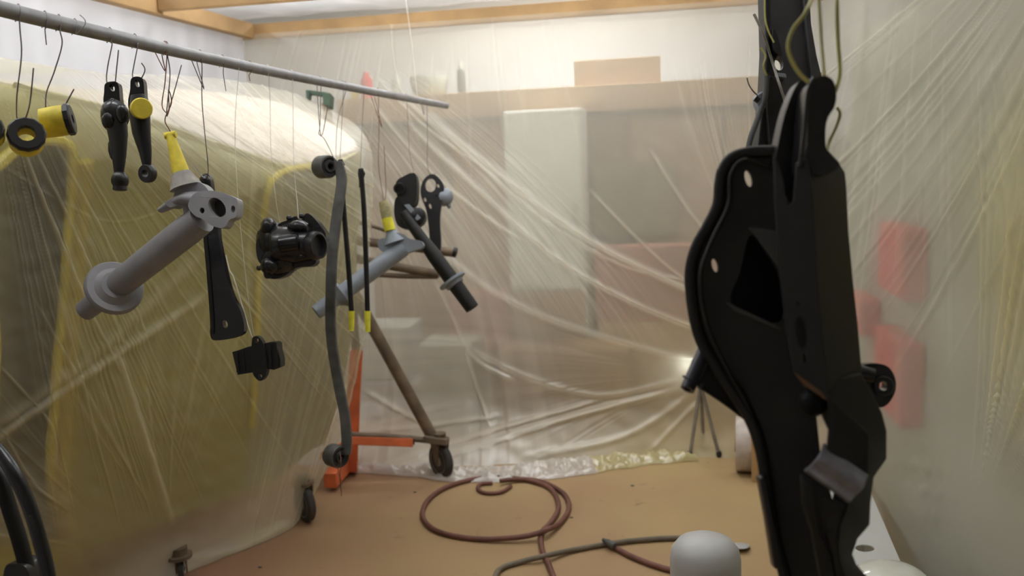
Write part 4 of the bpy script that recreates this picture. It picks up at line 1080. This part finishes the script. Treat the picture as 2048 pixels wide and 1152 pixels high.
# ================================================================== FLOOR THINGS
def hose(name, pts, r, m, lab):
    P = [FL(x, y, r+.001+(p[0] if p else 0)) for x, y, *p in pts]
    q = [Vector(k) for k in spl(P, 8)]
    o = obj(name, B().tube(q, r, 10), m); tag(o, lab, 'hose')
hose('air_hose', [(1115, 1175), (1098, 1130), (1084, 1098), (1083, 1066), (1104, 1042), (1117, 1012), (1102, 978), (1062, 962), (1010, 955), (955, 957), (898, 972), (860, 996), (845, 1025), (856, 1050), (892, 1068), (960, 1078), (1040, 1074, .01), (1088, 1062, .02), (1122, 1044), (1138, 1014), (1126, 986), (1086, 964), (1040, 958, .005), (1000, 962, .01)], .0105, HOSER, 'reddish brown air hose coiled on the floor')
hose('air_hose', [(1022, 972), (1002, 984), (972, 986), (956, 978), (962, 968), (985, 966)], .009, HOSER, 'short hose loop inside the coil near the sheet')
hose('air_hose', [(985, 1190), (996, 1142), (1040, 1124), (1090, 1112, .012), (1150, 1099), (1250, 1083), (1350, 1076), (1420, 1080)], .010, HOSEG, 'grey hose running straight across the floor')
hose('air_hose', [(1216, 1086, .01), (1232, 1096), (1268, 1115), (1330, 1137), (1400, 1150)], .0105, HOSER, 'red hose end with fitting under the grey hose')
o = obj('hose_fitting', B().lathe(FL(1206, 1079, .03), FL(1218, 1086, .026), [(0, .007), (.02, .008), (.02, .012), (.06, .013), (.062, .01)], 12), DGREY); tag(o, 'dark metal coupling on the red hose end', 'fitting')
def crumple(name, poly, zt, m, lab, cat, seed, attrs=False, n=90, k=26):
    """low crumpled strip along a floor path: poly = (px,py,halfwidth_m)"""
    q = spl(poly, 8)
    P = np.zeros((k, len(q)*4, 3))
    cs = np.array([tuple(FL(a[0], a[1]))+(a[2],) for a in q])
    xi = np.linspace(0, len(q)-1, P.shape[1])
    cc = np.stack([np.interp(xi, np.arange(len(q)), cs[:, j]) for j in range(4)], -1)
    tg = np.gradient(cc[:, :2], axis=0); tg /= np.linalg.norm(tg, axis=1, keepdims=True)
    nm = np.stack([-tg[:, 1], tg[:, 0]], -1)
    s = np.linspace(-1, 1, k)[:, None]
    P[..., 0] = cc[None, :, 0]+nm[None, :, 0]*cc[None, :, 3]*s; P[..., 1] = cc[None, :, 1]+nm[None, :, 1]*cc[None, :, 3]*s
    w = wav(P[..., 0]*1000, P[..., 1]*1000, 120, seed)+.6*wav(P[..., 0]*1000, P[..., 1]*1000, 45, seed+1)
    P[..., 2] = .004+np.clip((1-s**2), 0, 1)**.5*zt*(.55+.6*w)
    P[..., 2] = np.maximum(P[..., 2], .003)
    P[..., 1] += .015*wav(P[..., 0]*1000, P[..., 1]*1000, 200, seed+2)
    o = gridobj(name, P, m, dict(crease=np.clip(w+.3, 0, 1), spray=np.clip(.05+.6*(xi/len(q)*np.ones((k, 1)) > .72), 0, 1)))
    tag(o, lab, cat)
FILMH = film('bunched_film', .88, .1, tint=(.95, .91, .88), gloss=.15)
crumple('film_hem', [(700, 938, .05), (820, 945, .06), (930, 952, .09), (1040, 948, .10), (1140, 938, .10), (1250, 925, .08), (1390, 915, .05)], .045, FILMH, 'bunched white hem of the back sheet along the floor', 'plastic sheet', 71)
crumple('film_hem', [(60, 1330, .10), (230, 1215, .10), (350, 1140, .06), (470, 1092, .05), (575, 1048, .04)], .02, FILMH, 'hem of the draped film where it meets the floor', 'plastic sheet', 75)
# small debris
for i, (x, y) in enumerate([(1265, 972), (1143, 1036), (830, 985), (520, 1135)]):
    c = FL(x, y)
    o = obj('paint_chip', B().ball(c+Vector((0, 0, .002)), .006, (1.4, .8, .35), 8, .25, i), DGREY)
    tag(o, 'small dark chip on the floor ' + ['between the hose coil and the film roll', 'just outside the hose coil', 'near the caster of the stand', 'near the cart wheel under the draped film'][i], 'debris', 'dark chips scattered on the floor')
o = obj('rag', B().loft([[FL(x, y, z) for x, y in ell(1481, 1092, 19*s, 7*s, 4, 16)] for s, z in ((1, .001), (1.0, .012), (.8, .02), (.3, .022))]), PRIMLT); tag(o, 'small grey rag on the floor behind the grey cylinder', 'rag')

# tripod work light
f1, f2 = FL(1380, 915), FL(1438, 914)
apex = U(1401, 768, 4.2)
t = thing('work_light', tuple((f1+f2)/2), 'work light on a thin three legged stand by the back sheet', 'work light')
for f_ in (f1, f2, (f1+f2)/2+Vector((0, -.12, 0))+Vector((.0, .25, 0))):
    if f_ is not f1 and f_ is not f2: f_ = Vector((f_.x, 4.24, 0))
    k = obj('leg', B().tube([f_+Vector((0, 0, .01)), apex], rp(3.6, 4.2), 10), RIM, t)
    obj('foot', B().lathe(f_, f_+Vector((0, 0, 1)), [(0, .012), (.02, .014), (.03, .01)], 12), BLACK, k)
obj('post', B().tube([apex, apex+Vector((0, 0, .05))], .012, 10), RIM, t)
hp = apex+Vector((.035, 0, .07))
obj('lamp_head', B().box((hp.x-.07, hp.y-.05, hp.z-.05), (hp.x+.07, hp.y-.01, hp.z+.05)), BLACK, t, smooth=0, bevel=.005)
LENS = bpy.data.materials.new('lit_lens'); LENS.use_nodes = True
q = LENS.node_tree.nodes['Principled BSDF']; q.inputs['Emission Color'].default_value = (.85, .9, 1, 1); q.inputs['Emission Strength'].default_value = 2
obj('lens', B().box((hp.x-.06, hp.y-.009, hp.z-.04), (hp.x+.06, hp.y-.004, hp.z+.04)), LENS, t, smooth=0)
l = bpy.data.lights.new('work_lamp', 'SPOT'); l.energy = 3.2; l.color = (.85, .9, 1); l.spot_size = 1.6; l.spot_blend = 1; l.shadow_soft_size = .03
lo = bpy.data.objects.new('work_lamp', l); lo.location = (hp.x-.05, hp.y+.0, hp.z); COL.objects.link(lo)
lo.rotation_euler = (Vector((-.75, 1, -.2))).to_track_quat('-Z', 'Y').to_euler()

# roll of masking film and board
c = FL(1490, 940)+Vector((0, 0, .125))
t = thing('film_roll', tuple(FL(1490, 940)), 'pale round roll standing on edge next to the upright board', 'roll')
ax = Vector((.98, -.09, 0)).normalized()
obj('roll_face', B().lathe(c-ax*.04, c+ax, [(0, .04), (0, .122), (.004, .125), (.08, .125), (.084, .122), (.084, .04), (0, .04)], 36), mat('waxed_paper', (.55, .48, .42), .3, var=.15, scale=20), t)
obj('core', B().lathe(c-ax*.045, c+ax, [(0, .032), (0, .04), (.094, .04), (.094, .032), (0, .032)], 24), CARD, t)
a = FL(1504, 965); 
o = obj('wooden_board', B().box((a.x, a.y, 0), (a.x+.16, a.y+.02, .26)), WOOD, smooth=0, bevel=.003); tag(o, 'short tan board standing upright behind the subframe', 'board')

# grey cylinder
dct = 2.25
ct = U(1410, 1073, dct); Rr = rp(70, dct)
t = thing('primed_cylinder', (ct.x, ct.y, 0), 'pale grey primed cylinder with rounded shoulder standing in front', 'cylinder')
obj('shell', B().lathe((ct.x, ct.y, 0), (ct.x, ct.y, 9), [(0, Rr*.97), (.01, Rr), (ct.z-.06, Rr), (ct.z-.035, Rr*.95), (ct.z-.015, Rr*.78), (ct.z-.003, Rr*.5), (ct.z, Rr*.1)], 48), PRIMLT, t)
obj('foot_ring', B().lathe((ct.x, ct.y, .0), (ct.x, ct.y, 9), [(0, Rr*.9), (0, Rr*1.03), (.03, Rr*1.03), (.03, Rr*.9)], 40), GREYB, t)

# grey primed sill panel on the right
zt = .34
e0, e1 = FL(1733, 965, zt), FL(1830, 1190, zt)
w = .16
t = thing('primed_fender', (e1.x-.2, (e0.y+e1.y)/2, 0), 'pale grey primed panel with an oval hole by the side sheet', 'panel')
PAN = mat('panel_primer', (.50, .51, .48), .3, var=.06, scale=6)
def P3(y, s): # s 0..1 from right edge to left
    x = e0.x+(e1.x-e0.x)*(y-e0.y)/(e1.y-e0.y)
    return Vector((x-s*w, y, zt+.025*math.sin(s*math.pi)))
ho = [FL(x, y, zt+.012) for x, y in ell(1730, 1088, 19, 7, 2, 18)]
outer = [Vector((e0.x, e0.y, zt)), Vector((e0.x-w, e0.y, zt)), Vector((e1.x-w, e1.y-.6, zt)), Vector((e1.x+(e1.x-e0.x)*.6/(e0.y-e1.y+1e-6), e1.y-.6, zt))]
outer = [Vector(v) for v in outer]
ho = [Vector((v.x, v.y, zt)) for v in ho]
obj('top_skin', B().prism([outer, ho], .006, (0, 0, -1)), PAN, t, smooth=0, bevel=.002)
b = B().prism([[outer[0]-Vector((0.006, 0, .006)), outer[3]-Vector((.006, 0, .006)), outer[3]-Vector((.006, 0, zt)), outer[0]-Vector((.006, 0, zt))]], .006, (1, 0, 0))
obj('side_skin', b, PAN, t, smooth=0)
b = B().prism([[outer[0]-Vector((0, 0, .006)), outer[1]-Vector((0, 0, .006)), outer[1]-Vector((0, 0, zt)), outer[0]-Vector((0, 0, zt))]], .006, (0, -1, 0))
obj('end_skin', b, PAN, t, smooth=0)
dome = FL(1782, 1165, zt)
obj('dome_cap', B().ball((dome.x, dome.y, zt), .10, (1, 1, .45), 28), mat('gloss_clear_primer', (.62, .63, .55), .12, var=.05, coat=.6), t, label='shiny domed cap')

# black curved arm at lower left
d = 1.45
t = thing('coil_arch', tuple(FL(-60, 1500)), 'glossy black curved channel arm in the lower near corner', 'arm')
path = [(-60, 850, d+.04), (0, 905, d+.02), (30, 950, d), (58, 1010, d), (80, 1080, d), (97, 1152, d), (110, 1260, d), (118, 1480, d+.1)]
q = [U(*p) for p in spl(path, 8)]
q.append(Vector((q[-1].x, q[-1].y, 0.0)))
obj('outer_tube', B().tube(q, rp(14, d), 14, flat=1.0), BLACKG, t)
path2 = [(x-30-(0 if y < 1000 else 8), y+10, dd+.015) for x, y, dd in path[1:-1]]
obj('inner_web', B().tube([U(*p) for p in spl(path2, 6)], [rp(16, d)]*31, 12, flat=.5), BLACKM, t)
obj('clevis', B().prism([ring(spl([(8, 1140), (30, 1128), (52, 1136), (60, 1170), (40, 1230), (5, 1230)], 5, True), d)], .05), BLACK, t, bevel=.005)
